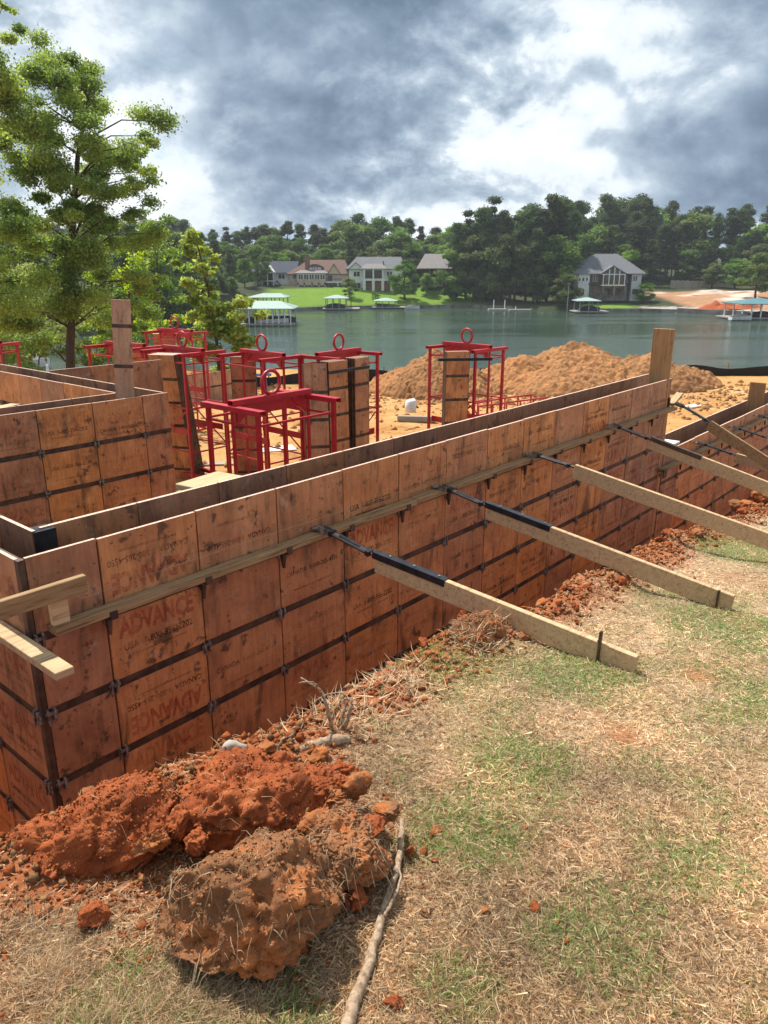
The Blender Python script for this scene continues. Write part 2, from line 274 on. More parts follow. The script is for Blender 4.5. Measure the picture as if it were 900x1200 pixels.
# ---------------------------------------------------------------- mesh helpers
class MB:
    def __init__(s): s.v = []; s.f = []; s.mi = []
    def add(s, v, f, mi=0):
        o = len(s.v); s.v += [tuple(p) for p in v]; s.f += [tuple(o + i for i in q) for q in f]; s.mi += [mi] * len(f); return s
    def box(s, x0, x1, y0, y1, z0, z1, mi=0, top=None):
        s.add([(x0, y0, z0), (x1, y0, z0), (x1, y1, z0), (x0, y1, z0), (x0, y0, z1), (x1, y0, z1), (x1, y1, z1), (x0, y1, z1)],
              [(0, 3, 2, 1), (4, 5, 6, 7), (0, 1, 5, 4), (1, 2, 6, 5), (2, 3, 7, 6), (3, 0, 4, 7)], mi)
        if top is not None: s.mi[-5] = top
        return s
    def bar(s, p, q, wd, ht, mi=0, up=(0, 0, 1)):
        p, q = Vector(p), Vector(q); d = (q - p).normalized(); u = Vector(up)
        if abs(d.dot(u)) > .98: u = Vector((1, 0, 0))
        a = d.cross(u).normalized(); b = a.cross(d).normalized(); v = []
        for o in (p, q):
            for i, j in ((-1, -1), (1, -1), (1, 1), (-1, 1)): v.append(o + a * (i * wd / 2) + b * (j * ht / 2))
        return s.add(v, [(0, 1, 2, 3), (4, 7, 6, 5), (0, 4, 5, 1), (1, 5, 6, 2), (2, 6, 7, 3), (3, 7, 4, 0)], mi)
    def tube(s, pts, rads, n=8, mi=0, cap=True):
        pts = [Vector(p) for p in pts]; rads = rads if hasattr(rads, '__len__') else [rads] * len(pts); v = []; f = []; ref = Vector((.31, .17, .93))
        for i, p in enumerate(pts):
            d = (pts[min(i + 1, len(pts) - 1)] - pts[max(i - 1, 0)]).normalized()
            if abs(d.dot(ref)) > .97: ref = Vector((.9, .3, .1))
            a = d.cross(ref).normalized(); b = a.cross(d)
            for k in range(n): t_ = 2 * math.pi * k / n; v.append(p + (a * math.cos(t_) + b * math.sin(t_)) * rads[i])
        for i in range(len(pts) - 1):
            for k in range(n): f.append((i * n + k, i * n + (k + 1) % n, (i + 1) * n + (k + 1) % n, (i + 1) * n + k))
        if cap: f += [tuple(range(n))[::-1], tuple((len(pts) - 1) * n + k for k in range(n))]
        return s.add(v, f, mi)
    def torus(s, c, r, rr, ax='y', n=20, m=8, mi=0):
        v = []; f = []
        for i in range(n):
            a = 2 * math.pi * i / n
            for j in range(m):
                b = 2 * math.pi * j / m; q = r + rr * math.cos(b); h = rr * math.sin(b)
                v.append((c[0] + q * math.cos(a), c[1] + h, c[2] + q * math.sin(a)) if ax == 'y' else (c[0] + h, c[1] + q * math.cos(a), c[2] + q * math.sin(a)))
        for i in range(n):
            for j in range(m): f.append((i * m + j, i * m + (j + 1) % m, ((i + 1) % n) * m + (j + 1) % m, ((i + 1) % n) * m + j))
        return s.add(v, f, mi)
    def poly(s, pts, mi=0): return s.add(pts, [tuple(range(len(pts)))], mi)
    def mesh(s, name, mats, smooth=False):
        me = bpy.data.meshes.new(name); me.from_pydata([tuple(p) for p in s.v], [], s.f)
        for m in (mats if isinstance(mats, (list, tuple)) else [mats]): me.materials.append(m)
        if any(s.mi): me.polygons.foreach_set('material_index', s.mi)
        bm = bmesh.new(); bm.from_mesh(me); bmesh.ops.recalc_face_normals(bm, faces=bm.faces); bm.to_mesh(me); bm.free()
        if smooth: me.polygons.foreach_set('use_smooth', [True] * len(me.polygons))
        me.update(); return me
    def build(s, name, mats, parent=None, smooth=False, bev=0, loc=None, rot=None):
        return link(name, s.mesh(name, mats, smooth), parent, bev, loc, rot)
def link(name, me, parent=None, bev=0, loc=None, rot=None):
    o = bpy.data.objects.new(name, me); COL.objects.link(o)
    if parent is not None: o.parent = parent
    if loc is not None: o.location = loc
    if rot is not None: o.rotation_euler = rot
    if bev:
        b = o.modifiers.new('bevel', 'BEVEL'); b.width = bev; b.segments = 1; b.limit_method = 'ANGLE'
    return o
def tag(o, label=None, cat=None, group=None, kind=None):
    if label: o['label'] = label
    if cat: o['category'] = cat
    if group: o['group'] = group
    if kind: o['kind'] = kind
    elif cat: o['kind'] = 'thing'
    return o
def thing(name, label, cat, loc=(0, 0, 0), rz=0.0, group=None, kind=None):
    o = bpy.data.objects.new(name, None); COL.objects.link(o); o.location = loc; o.rotation_euler = (0, 0, rz); o.empty_display_size = .2
    return tag(o, label, cat, group, kind)
def dup(o, parent=None):
    c = o.copy(); COL.objects.link(c)
    if parent is not None: c.parent = parent
    for ch in o.children: dup(ch, c)
    return c
def np_mesh(name, verts, faces, mat, cols=None, smooth=False):
    me = bpy.data.meshes.new(name); n, k = faces.shape
    me.vertices.add(len(verts)); me.vertices.foreach_set('co', np.ascontiguousarray(verts, np.float32).ravel())
    me.loops.add(n * k); me.loops.foreach_set('vertex_index', np.ascontiguousarray(faces, np.int32).ravel())
    me.polygons.add(n); me.polygons.foreach_set('loop_start', np.arange(0, n * k, k, dtype=np.int32)); me.polygons.foreach_set('loop_total', np.full(n, k, np.int32))
    if smooth: me.polygons.foreach_set('use_smooth', np.ones(n, bool))
    me.materials.append(mat)
    if cols is not None:
        a = me.color_attributes.new('col', 'FLOAT_COLOR', 'POINT'); a.data.foreach_set('color', np.concatenate([cols, np.ones((len(cols), 1))], 1).astype(np.float32).ravel())
    me.update(calc_edges=True); me.validate(); return me
def grid_faces(nx, ny):
    i = np.arange(nx * ny).reshape(ny, nx)
    return np.stack([i[:-1, :-1].ravel(), i[:-1, 1:].ravel(), i[1:, 1:].ravel(), i[1:, :-1].ravel()], 1)
# ---------------------------------------------------------------- ground heights
WATER = -8.5
LAKE = np.array([(-30, 43), (140, 43), (150, 150), (92, 171), (84, 182), (74, 196), (66, 201), (50.8, 201), (35.4, 212), (23.5, 224.5), (-13, 214.6), (-24, 203), (-40, 190), (-52, 160), (-49, 120), (-46, 92), (-40, 60)], float)
def lake_dist(X, Y):
    X = np.asarray(X, float); Y = np.asarray(Y, float); best = np.full(X.shape, 1e9); ins = np.zeros(X.shape, bool)
    for (x0, y0), (x1, y1) in zip(LAKE, np.roll(LAKE, -1, 0)):
        dx, dy = x1 - x0, y1 - y0; t_ = np.clip(((X - x0) * dx + (Y - y0) * dy) / (dx * dx + dy * dy), 0, 1)
        best = np.minimum(best, np.hypot(X - x0 - t_ * dx, Y - y0 - t_ * dy))
        c = ((y0 > Y) != (y1 > Y)) & (X < (x1 - x0) * (Y - y0) / (y1 - y0 + 1e-12) + x0); ins ^= c
    return np.where(ins, -best, best)
def ground(X, Y):
    X = np.asarray(X, float); Y = np.asarray(Y, float); d = lake_dist(X, Y); n = fbm(X * .06, Y * .06, 0, 4, 11); n2 = fbm(X * .5, Y * .5, 0, 4, 5)
    near = np.minimum(WATER + .3 + .48 * d, -2.2 + 0 * d); near = np.where((X < -11) & (Y < 60), np.minimum(WATER + .3 + .40 * d, -2.6), near)
    sl = np.where(X < 30, .215, .215 - .14 * sstep((X - 30) / 12)) ; sl = np.where(X > 72, .11, sl)
    far = WATER + .75 + np.minimum(d, 22) * sl + np.maximum(d - 22, 0) * .055 + n * 1.2 * sstep(d / 30)
    wfar = sstep((Y - 46) / 40)
    z = near * (1 - wfar) + far * wfar + n2 * .05
    z = np.where(d < 0, np.maximum(WATER - .8 + d * .3, WATER - 2), z)
    return z
EX, EY = -1.35, -1.42
def trench_dist(X, Y):
    x, y = to_site(X, Y); e = fbm(x * 1.6, y * 1.6, 0, 4, 21) * .13
    a, b = EX - x, EY - y
    return np.where((a < 0) & (b < 0), np.maximum(a, b), np.hypot(np.maximum(a, 0), np.maximum(b, 0))) + e
def yard_plane(X, Y): return -.03 * X - .10 * Y - .035 * np.maximum(Y - 6, 0)
def yard(X, Y):
    X = np.asarray(X, float); Y = np.asarray(Y, float); d = trench_dist(X, Y); x, y = to_site(X, Y)
    g = yard_plane(X, Y) + fbm(X * .9, Y * .9, 0, 4, 31) * .035 + fbm(X * 7, Y * 7, 0, 4, 33) * .014
    berm = np.exp(-((d - .12) / .17) ** 2) * (.05 + .11 * np.clip(fbm(x * 1.8, y * 1.8, 0, 4, 41) + .25, 0, 1.2))
    rough = sstep((.45 - d) / .45) * (fbm(X * 9, Y * 9, 0, 5, 51) * .05)
    bot = -2.28 - 1.0 * sstep((x - 7.4) / 2)
    t_ = sstep((d + .30) / .34)
    return bot * (1 - t_) + (g + berm + rough) * t_ + (1 - t_) * fbm(X * 5, Y * 5, 0, 4, 61) * .08
GREEN = [(-.66, 1.15, .12), (-.2, 1.25, .14), (.98, 3.35, .33), (.35, 2.05, .24), (.62, 1.62, .28), (.95, 1.95, .22), (2.2, 4.1, .42), (.28, 3.4, .3), (1.35, 2.95, .28), (.55, 2.55, .2), (3.2, 6.0, .6), (-.55, 1.25, .2), (1.9, 3.2, .3), (.2, 1.45, .16)]
def patches(X, Y):
    d = trench_dist(X, Y); n = fbm(X * 1.7, Y * 1.7, 0, 5, 71); g = 0
    for gx, gy, gr in GREEN: g = np.maximum(g, np.exp(-((X - gx) ** 2 + (Y - gy) ** 2) / gr ** 2))
    n3 = fbm(X * 5, Y * 5, 0, 4, 72)
    green = np.clip(g * 1.25 + n * 1.1 + n3 * .7 - .13, 0, 1)
    red = np.clip(sstep((.62 - d) / .55) * 1.25 + fbm(X * 2.3, Y * 2.3, 3, 4, 81) * .55 - .38 + sstep((.9 - np.hypot(X + .45, Y - 1.95)) / .5) * .8, 0, 1)
    for qx, qy, qr in ((-1.0, 1.28, .16), (-.72, 1.18, .08), (-.93, 1.5, .12), (1.62, 3.42, .11), (1.05, 2.78, .09), (.62, 2.05, .06)): red = np.maximum(red, np.clip(.62 * np.exp(-((X - qx) ** 2 + (Y - qy) ** 2) / qr ** 2) + n3 * .5, 0, 1))
    return green, red, d
# ---------------------------------------------------------------- setting: yard, site, shore, lake
def lines(a, b, fine, lo, hi, g=1.18):
    q = list(np.arange(lo, hi, fine)); s_ = fine; x = hi
    while x < b: q.append(x); s_ *= g; x += s_
    q.append(b); s_ = fine; x = lo - fine
    while x > a: q.insert(0, x); s_ *= g; x -= s_
    q.insert(0, a); return np.array(q)
def sheet(name, xs, ys, hf, mat, colf=None):
    X, Y = np.meshgrid(xs, ys); Z = hf(X, Y); v = np.stack([X.ravel(), Y.ravel(), Z.ravel()], 1)
    c = colf(X.ravel(), Y.ravel(), Z.ravel()) if colf else None
    return tag(link(name, np_mesh(name, v, grid_faces(len(xs), len(ys)), mat, c, True)), kind='structure')
def lerp3(a, b, t_): return np.asarray(a)[None] * (1 - t_[:, None]) + np.asarray(b)[None] * t_[:, None] if np.ndim(a) == 1 else a * (1 - t_[:, None]) + np.asarray(b)[None] * t_[:, None]
def yard_col(X, Y, Z):
    gr, rd, d = patches(X, Y); n = (fbm(X * 11, Y * 11, 0, 4, 91) + 1) / 2
    c = lerp3((.32, .215, .13), (.52, .39, .245), n); c = lerp3(c, (.14, .19, .06), gr * .8); c = lerp3(c, (.40, .115, .035), np.clip(rd * .9, 0, 1))
    return lerp3(c, (.30, .10, .04), sstep(-d / .2))
def yard_h(X, Y):
    x, y = to_site(X, Y); z = yard(X, Y)
    inside = (y > .16) & (x > .1); return np.where(inside, -3.9, z)
sheet('yard_ground', lines(-9, 22, .032, -2.2, 3.6), lines(-6, 24, .032, .9, 6.2), yard_h, M['yard'], yard_col)
def site_h(X, Y):
    x, y = to_site(X, Y); z = ground(X, Y) + fbm(X * 1.1, Y * 1.1, 0, 4, 101) * .05
    keep = (x > .35) & (y > .3); far_left = (x < -6)
    return np.where(keep | (Y > 24), z, -4.2)
sheet('building_pad', lines(-70, 150, .3, -9, 22, 1.1), lines(-12, 70, .3, 4, 34, 1.1), site_h, M['site'], None)
def shore_col(X, Y, Z):
    d = lake_dist(X, Y); n = (fbm(X * .2, Y * .2, 0, 4, 111) + 1) / 2; n2 = (fbm(X * .9, Y * .9, 0, 3, 115) + 1) / 2
    c = lerp3((.030, .042, .016), (.075, .085, .035), n)
    lawn = sstep((X + 34) / 3) * sstep((29 - X) / 3) * sstep((21 - d) / 2) * sstep((Y - 190) / 5) + sstep((X - 53) / 1.5) * sstep((67 - X) / 2) * sstep((11 - d) / 2) * sstep((Y - 190) / 5)
    c = lerp3(c, (.155, .27, .025), np.clip(lawn, 0, 1) * (.8 + .2 * n2))
    rd = sstep((X - 76) / 3) * sstep((112 - X) / 4) * sstep((d - 3) / 2) * sstep((44 - d) / 3) * sstep((Y - 150) / 10)
    c = lerp3(c, (.42, .22, .12), rd * np.clip(.6 + n2 * .6, 0, 1)); c = lerp3(c, (.58, .50, .42), rd * sstep((n - .56) / .08) * sstep((d - 14) / 4))
    gs = sstep((X + 36) / 2) * 0 + sstep((X - 66) / 3) * sstep((120 - X) / 4) * sstep((4.5 - d) / 1) * sstep((Y - 150) / 10)
    c = lerp3(c, (.40, .37, .33), gs)
    bank = sstep((-18 - X) / 10) * sstep((130 - Y) / 20); c = lerp3(c, (.11, .13, .045), bank * .8)
    return c
sheet('far_shore', np.arange(-190, 200.1, 2.0), np.arange(70, 430.1, 2.0), ground, M['terrain'], shore_col)
mb = MB(); mb.poly([(-188, 30, WATER), (198, 30, WATER), (198, 330, WATER), (-188, 330, WATER)]); tag(mb.build('lake_water', M['water']), kind='structure')
# ---------------------------------------------------------------- lettering meshes
def text_part(txt, width, y, mi, bold=0.0, tall=1.0):
    c = bpy.data.curves.new('t', 'FONT'); c.body = txt; c.align_x = 'CENTER'; c.align_y = 'CENTER'; c.size = 1; c.resolution_u = 2; c.offset = bold
    o = bpy.data.objects.new('t', c); COL.objects.link(o); dg = bpy.context.evaluated_depsgraph_get(); me = bpy.data.meshes.new_from_object(o.evaluated_get(dg))
    vs = np.array([tuple(v.co) for v in me.vertices]); s_ = width / (vs[:, 0].max() - vs[:, 0].min()); fs = [tuple(p.vertices) for p in me.polygons]
    bpy.data.objects.remove(o); bpy.data.curves.remove(c); bpy.data.meshes.remove(me)
    return [(v[0] * s_, 0.0, v[1] * s_ * tall + y) for v in vs], fs, mi
def lettering(*parts):
    mb = MB()
    for p in parts: mb.add(*p)
    me = bpy.data.meshes.new('lettering'); me.from_pydata(mb.v, [], mb.f); me.materials.append(M['redink']); me.materials.append(M['blackink']); me.polygons.foreach_set('material_index', mb.mi); me.update(); return me
_adv = text_part('ADVANCE', .50, .07, 0, .042, 1.55)
_url = text_part('www.advanceconcreteform.com', .37, -.105, 1)
_A = lettering(_adv)
TXT = {'C': (_A, lettering(text_part('CANADA  1-800-265-4550', .52, -.05, 1, .014, 1.15), _url)),
       'U': (_A, lettering(text_part('USA  1-800-356-2202', .46, -.05, 1, .014, 1.15), _url)),
       'c': (lettering(text_part('CANADA  1-800-265-4550', .50, .02, 1, .010, 1.1), _url),),
       'u': (lettering(text_part('USA  1-800-356-2202', .46, .02, 1, .010, 1.1), _url),)}
BANDS = [.44, .877, 1.312, 1.75, 2.19]
_pm = {}
def panel_mesh(wd, h, kind='ply'):
    k = (round(wd, 3), round(h, 3), kind)
    if k in _pm: return _pm[k]
    mb = MB(); g = .0055; zs = [0.0] + [b for b in BANDS if b < h - .1] + [h]
    if kind == 'dark':
        mb.box(g, wd - g, 0, .022, -h, 0, 0, 1); mb.box(g, wd - g, .0225, .05, -h, -.03, 2)
    else:
        for i in range(len(zs) - 1):
            a = -zs[i] - (.026 if i else 0); b = -zs[i + 1] + (.026 if i < len(zs) - 2 else 0)
            mb.box(g, wd - g, 0, .02, b, a, 0, 1 if i == 0 else None)
        mb.box(.001, wd - .001, .0205, .045, -h, -.012, 2)
    me = mb.mesh('form_panel', [M['ply_dark'] if kind == 'dark' else M['ply_tan'] if kind == 'tan' else M['ply'], M['edge'], M['bar']]); _pm[k] = me; return me
_bm = {}
def bar_mesh(wd):
    k = round(wd, 3)
    if k not in _bm:
        mb = MB(); mb.box(.004, wd - .004, .006, .0195, -.024, .024); mb.box(.004, wd - .004, .001, .0055, -.024, -.017)
        _bm[k] = mb.mesh('steel_bar', M['bar'])
    return _bm[k]
mb = MB()
for dx in (-.02, .016): mb.box(dx - .006, dx + .006, -.018, .016, -.045, .032)
mb.box(-.034, .034, -.010, -.003, -.008, .012); mb.add([(-.028, -.02, .02), (-.012, -.02, .02), (-.016, -.02, -.06), (-.022, -.02, -.06), (-.028, -.012, .02), (-.012, -.012, .02), (-.016, -.012, -.06), (-.022, -.012, -.06)], [(0, 1, 2, 3), (4, 7, 6, 5), (0, 3, 7, 4), (1, 5, 6, 2), (0, 4, 5, 1), (3, 2, 6, 7)])
CLAMP = mb.mesh('wedge_clamp', M['clamp'])
mb = MB(); mb.box(-.022, .022, -.10, 0, -.012, .0); mb.add([(-.018, -.05, -.012), (.018, -.05, -.012), (.018, -.015, -.012), (-.018, -.015, -.012), (-.006, -.045, -.125), (.006, -.045, -.125), (.006, -.03, -.125), (-.006, -.03, -.125)], [(0, 1, 2, 3), (4, 7, 6, 5), (0, 4, 5, 1), (1, 5, 6, 2), (2, 6, 7, 3), (3, 7, 4, 0)]); mb.box(-.022, .022, -.106, -.098, -.012, .034)
WBRK = mb.mesh('waler_bracket', M['bar'])
def form_wall(name, label, seams, x0, y0, ztop, h=2.45, da=0.0, kind='ply', text=None, clamps=False, group=None, bars=True, fixed=None):
    o = S(x0, y0, ztop - h); t = thing(name, label, 'form wall', o, TH + da, group); r = random.Random(sum(map(ord, label)))
    for i in range(len(seams) - 1):
        wd = seams[i + 1] - seams[i]; p = link('form_panel', panel_mesh(wd, h, kind), t, 0, (seams[i], 0, h)); 
        if kind != 'dark':
            p.location.y = r.uniform(0, .004); p.location.z = h + r.uniform(-.005, .002)
            if bars:
                for b in BANDS:
                    if b < h - .1: link('steel_bar', bar_mesh(wd), p, 0, (0, 0, -b))
            if text:
                zs = [0] + [b for b in BANDS if b < h]
                for k in range(len(zs) - 1):
                    key = (fixed or {}).get((i, k))
                    if key is None: key = r.choice(['C', 'U', 'U', 'C', 'c', 'u', 'C', 'U', '-']) + r.choice('+-+')
                    if key[0] == '-' or wd < .5: 
                        if key[0] == '-' or key[0] not in 'cu' or wd < .34: continue
                    lx, lz = wd / 2 + r.uniform(-.015, .015), -(zs[k] + zs[k + 1]) / 2 + r.uniform(-.05, .05); sc_ = min(1.0, (wd - .05) / .54)
                    for me in TXT[key[0]]:
                        q = link('lettering', me, p, 0, (lx, -.0015, lz)); q.scale = (sc_, 1, sc_)
                        if key[1] == '-': q.rotation_euler = (0, math.pi, 0); q.location.y = -.0015
        if clamps and i > 0:
            for b in BANDS:
                if b < h - .1: link('wedge_clamp', CLAMP, t, 0, (seams[i] + r.uniform(-.004, .004), 0, h - b + r.uniform(-.006, .006)), (0, r.uniform(-.15, .15), 0))
    return t
# ---------------------------------------------------------------- the near foundation forms
seams = [0, .385] + [.385 + .6296 * k for k in range(1, 14)]
FIX = {(1, 0): 'C-', (2, 0): 'c-', (3, 0): '-+', (4, 0): 'U+', (5, 0): 'C+', (6, 0): 'U-', (0, 0): '-+', (0, 1): 'C-', (1, 1): 'U+', (1, 2): 'C-', (1, 3): 'U+', (2, 1): '-+', (3, 1): 'c+', (4, 1): 'U+', (2, 2): 'c+', (3, 2): 'u+', (4, 2): 'U+', (5, 1): 'U-', (6, 1): 'U+', (5, 2): 'C+', (6, 2): 'c+'}
lw = form_wall('form_wall', 'long outer wall of orange plywood form panels printed ADVANCE, running from the near corner', seams, 0, 0, .25, 2.45, 0, 'ply', True, True, 'foundation form walls', True, FIX)
for x0, x1, z in ((.06, 3.02, 0), (3.024, 5.9, .004), (5.904, 8.62, -.002)):
    mb = MB(); mb.box(x0, x1, -.098, -.012, 2.45 - .415 + z, 2.45 - .372 + z); mb.build('waler', M['oldwood'], lw, bev=.003)
for x in seams[1:-1]: link('waler_bracket', WBRK, lw, 0, (x + rnd.uniform(-.02, .02), 0, 2.45 - .42))
mb = MB(); mb.box(-.035, -.002, -.004, .03, 0, 2.447, 0); mb.box(-.037, -.031, -.012, .03, 0, 2.449, 0); mb.build('corner_angle', M['bar'], lw)
for b in BANDS: link('wedge_clamp', CLAMP, lw, 0, (.012, -.004, 2.45 - b)); link('wedge_clamp', CLAMP, lw, 0, (-.04, .02, 2.45 - b), (0, 0, R(-90)))
mb = MB(); mb.box(8.5, 8.545, -.02, -.001, 2.06, 2.2); mb.build('end_clip', M['bar'], lw)
form_wall('form_wall', 'short outer form wall turning left out of view behind the two crossed timbers', [0, .61, 1.22, 1.83, 2.44], -.036, 2.475, .25, 2.45, R(-90), 'ply', True, True, 'foundation form walls')
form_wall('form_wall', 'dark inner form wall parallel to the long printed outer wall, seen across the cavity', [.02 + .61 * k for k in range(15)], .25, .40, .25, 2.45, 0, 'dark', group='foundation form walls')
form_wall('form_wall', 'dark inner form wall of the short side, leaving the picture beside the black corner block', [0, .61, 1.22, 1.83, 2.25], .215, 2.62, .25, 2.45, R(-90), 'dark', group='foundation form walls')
mb = MB(); mb.box(.222, .345, .362, .392, -2.2, .243); mb.box(.222, .262, .3925, .47, -2.2, .243); mb.box(.225, .34, .3925, .46, .2, .2445, 0)
tag(mb.build('corner_block', M['black'], None, loc=S(0, 0, 0), rot=(0, 0, TH)), 'black steel corner block joining the two dark inner form walls', 'corner block')
for (xa, xb, ya, yb, z, m) in ((.30, 1.5, .47, .70, .12, 'greywood'),):
    mb = MB(); mb.box(0, xb - xa, 0, yb - ya, 0, .04); tag(mb.build('plank', M[m], None, bev=.004, loc=S(xa, ya, z), rot=(0, 0, TH)), 'grey scaffold plank lying along the back of the inner form near the corner', 'plank')
mb = MB(); mb.box(0, .42, 0, .26, 0, .04); tag(mb.build('plank', M['pine'], None, bev=.004, loc=S(1.52, .64, .115), rot=(0, 0, TH + R(8))), 'short pale board beside the end of the grey scaffold plank', 'plank')
mb = MB()
for k in range(8): mb.tube([(k * .55, 0, .006 * math.sin(k)), ((k + 1) * .55, 0, .006 * math.sin(k + 1))], .0011, 5)
tag(mb.build('string_line', M['string'], None, loc=S(.25, -.02, -.04), rot=(0, 0, TH)), 'thin white string line stretched along the long form wall above its timber waler', 'string')
# stepped-down far wall
s2 = [.61 * k for k in range(15)]
l2 = form_wall('form_wall', 'lower stepped-down form wall continuing to the right edge beyond the end of the long wall', s2, 8.585, -.002, -.75, 2.45, 0, 'ply', True, True, 'foundation form walls')
for x0, x1 in ((-.2, 4.0), (4.004, 8.6)):
    mb = MB(); mb.box(x0, x1, -.104, -.014, 2.45 - .235, 2.45 - .19); mb.build('waler', M['oldwood'], l2, bev=.003)
for x in s2[1:-1]: link('waler_bracket', WBRK, l2, 0, (x, 0, 2.45 - .24))
mb = MB(); mb.box(-.26, -.14, -.12, -.105, 2.15, 2.27); mb.build('waler_clip', M['bar'], l2)
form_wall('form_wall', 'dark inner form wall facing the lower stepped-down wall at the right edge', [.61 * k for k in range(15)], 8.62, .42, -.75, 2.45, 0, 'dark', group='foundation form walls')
mb = MB(); mb.box(0, .62, 0, .36, 0, .03); tag(mb.build('cover_board', M['paper'], None, loc=S(8.66, .04, -.75), rot=(0, 0, TH)), 'pale board capping the start of the lower form wall below the tall wall end', 'board')
def upright(label, x, y, wd, th, z0, z1, mat, rz=R(-90), tilt=(0, 0), name='upright_plank'):
    mb = MB(); mb.box(-wd / 2, wd / 2, -th / 2, th / 2, 0, z1 - z0)
    return tag(mb.build(name, M[mat], None, bev=.004, loc=S(x, y, z0), rot=(tilt[0], tilt[1], TH + rz)), label, 'plank')
upright('upright brown plank closing the far end of the long form wall against the lake', 8.45, .13, .27, .04, -2.2, .885, 'postwood')
upright('upright plank at the right picture edge between the forms of the lower wall', 13.55, .2, .27, .04, -2.2, -.36, 'postwood')
mb = MB(); mb.box(0, .75, 0, .09, 0, .04); tag(mb.build('timber_offcut', M['pine'], None, bev=.003, loc=S(8.6, -.06, -.12), rot=(0, R(-3), TH + R(12))), 'pale timber end sticking out past the far end of the long wall', 'timber')
# ---------------------------------------------------------------- left box of forms
b1 = form_wall('form_wall', 'left form wall facing the camera behind the cavity, with faded ADVANCE panels', [-1.07 + .61 * k for k in range(0, 8)] + [3.545], 0, 4.0, .25, 2.45, 0, 'ply', True, True, 'foundation form walls', True)
form_wall('form_wall', 'dark inner form wall close behind the left printed form wall', [-1.07 + .61 * k for k in range(0, 7)] + [3.13], 0, 4.42, .25, 2.45, 0, 'dark', group='foundation form walls')
form_wall('form_wall', 'form wall of plywood panels running back to the left behind the tall filler panel', [.61 * k for k in range(0, 8)], 3.13, 4.46 + 4.27, .25, 2.45, R(-90), 'ply', False, True, 'foundation form walls')
mb = MB()
form_wall('form_wall', 'dark outer form wall of the left corner, beyond the panels running back', [.61 * k for k in range(0, 9)], 3.50, 4.05 + 4.88, .25, 2.45, R(-90), 'dark', group='foundation form walls')
form_wall('form_wall', 'dark form wall standing beyond the left corner, before the tall tree trunk', [.61 * k for k in range(0, 4)], 3.62, 7.0, .25, 2.45, 0, 'dark', group='foundation form walls')
mb = MB(); mb.box(0, 1.6, 0, .14, 0, .04); tag(mb.build('plank', M['pine'], None, loc=S(.9, 4.75, .08), rot=(0, 0, TH + R(20))), 'pale plank lying inside the left corner of forms at the picture edge', 'plank')
# narrow banded form standing on end in the cavity
p = thing('filler_panel', 'tall narrow plywood filler panel standing on end in the left wall cavity', 'form panel', S(3.07, 4.2, -1.14), TH + R(-38))
mb = MB(); mb.box(-.1, .1, -.02, .02, 0, 2.44, 0, 1); mb.build('panel_face', [M['ply_tan'], M['edge']], p)
for b in (.42, .85, 1.29, 1.72, 2.16):
    mb = MB(); mb.box(-.102, .102, -.024, .024, b - .02, b + .02); mb.build('steel_bar', M['bar'], p)
p.rotation_euler = (R(-.5), R(3.2), TH + R(-38)); p.location += Vector((-.05, 0, 0))
# low form wall far back, in the paler tan ply
fw = form_wall('form_wall', 'low bright form wall at the back of the site below the young tree', [.61 * k for k in range(6)], *to_site(*atz(214, 473, -2.15).xy), -1.35, 1.3, R(5), 'tan', False, False, 'foundation form walls')
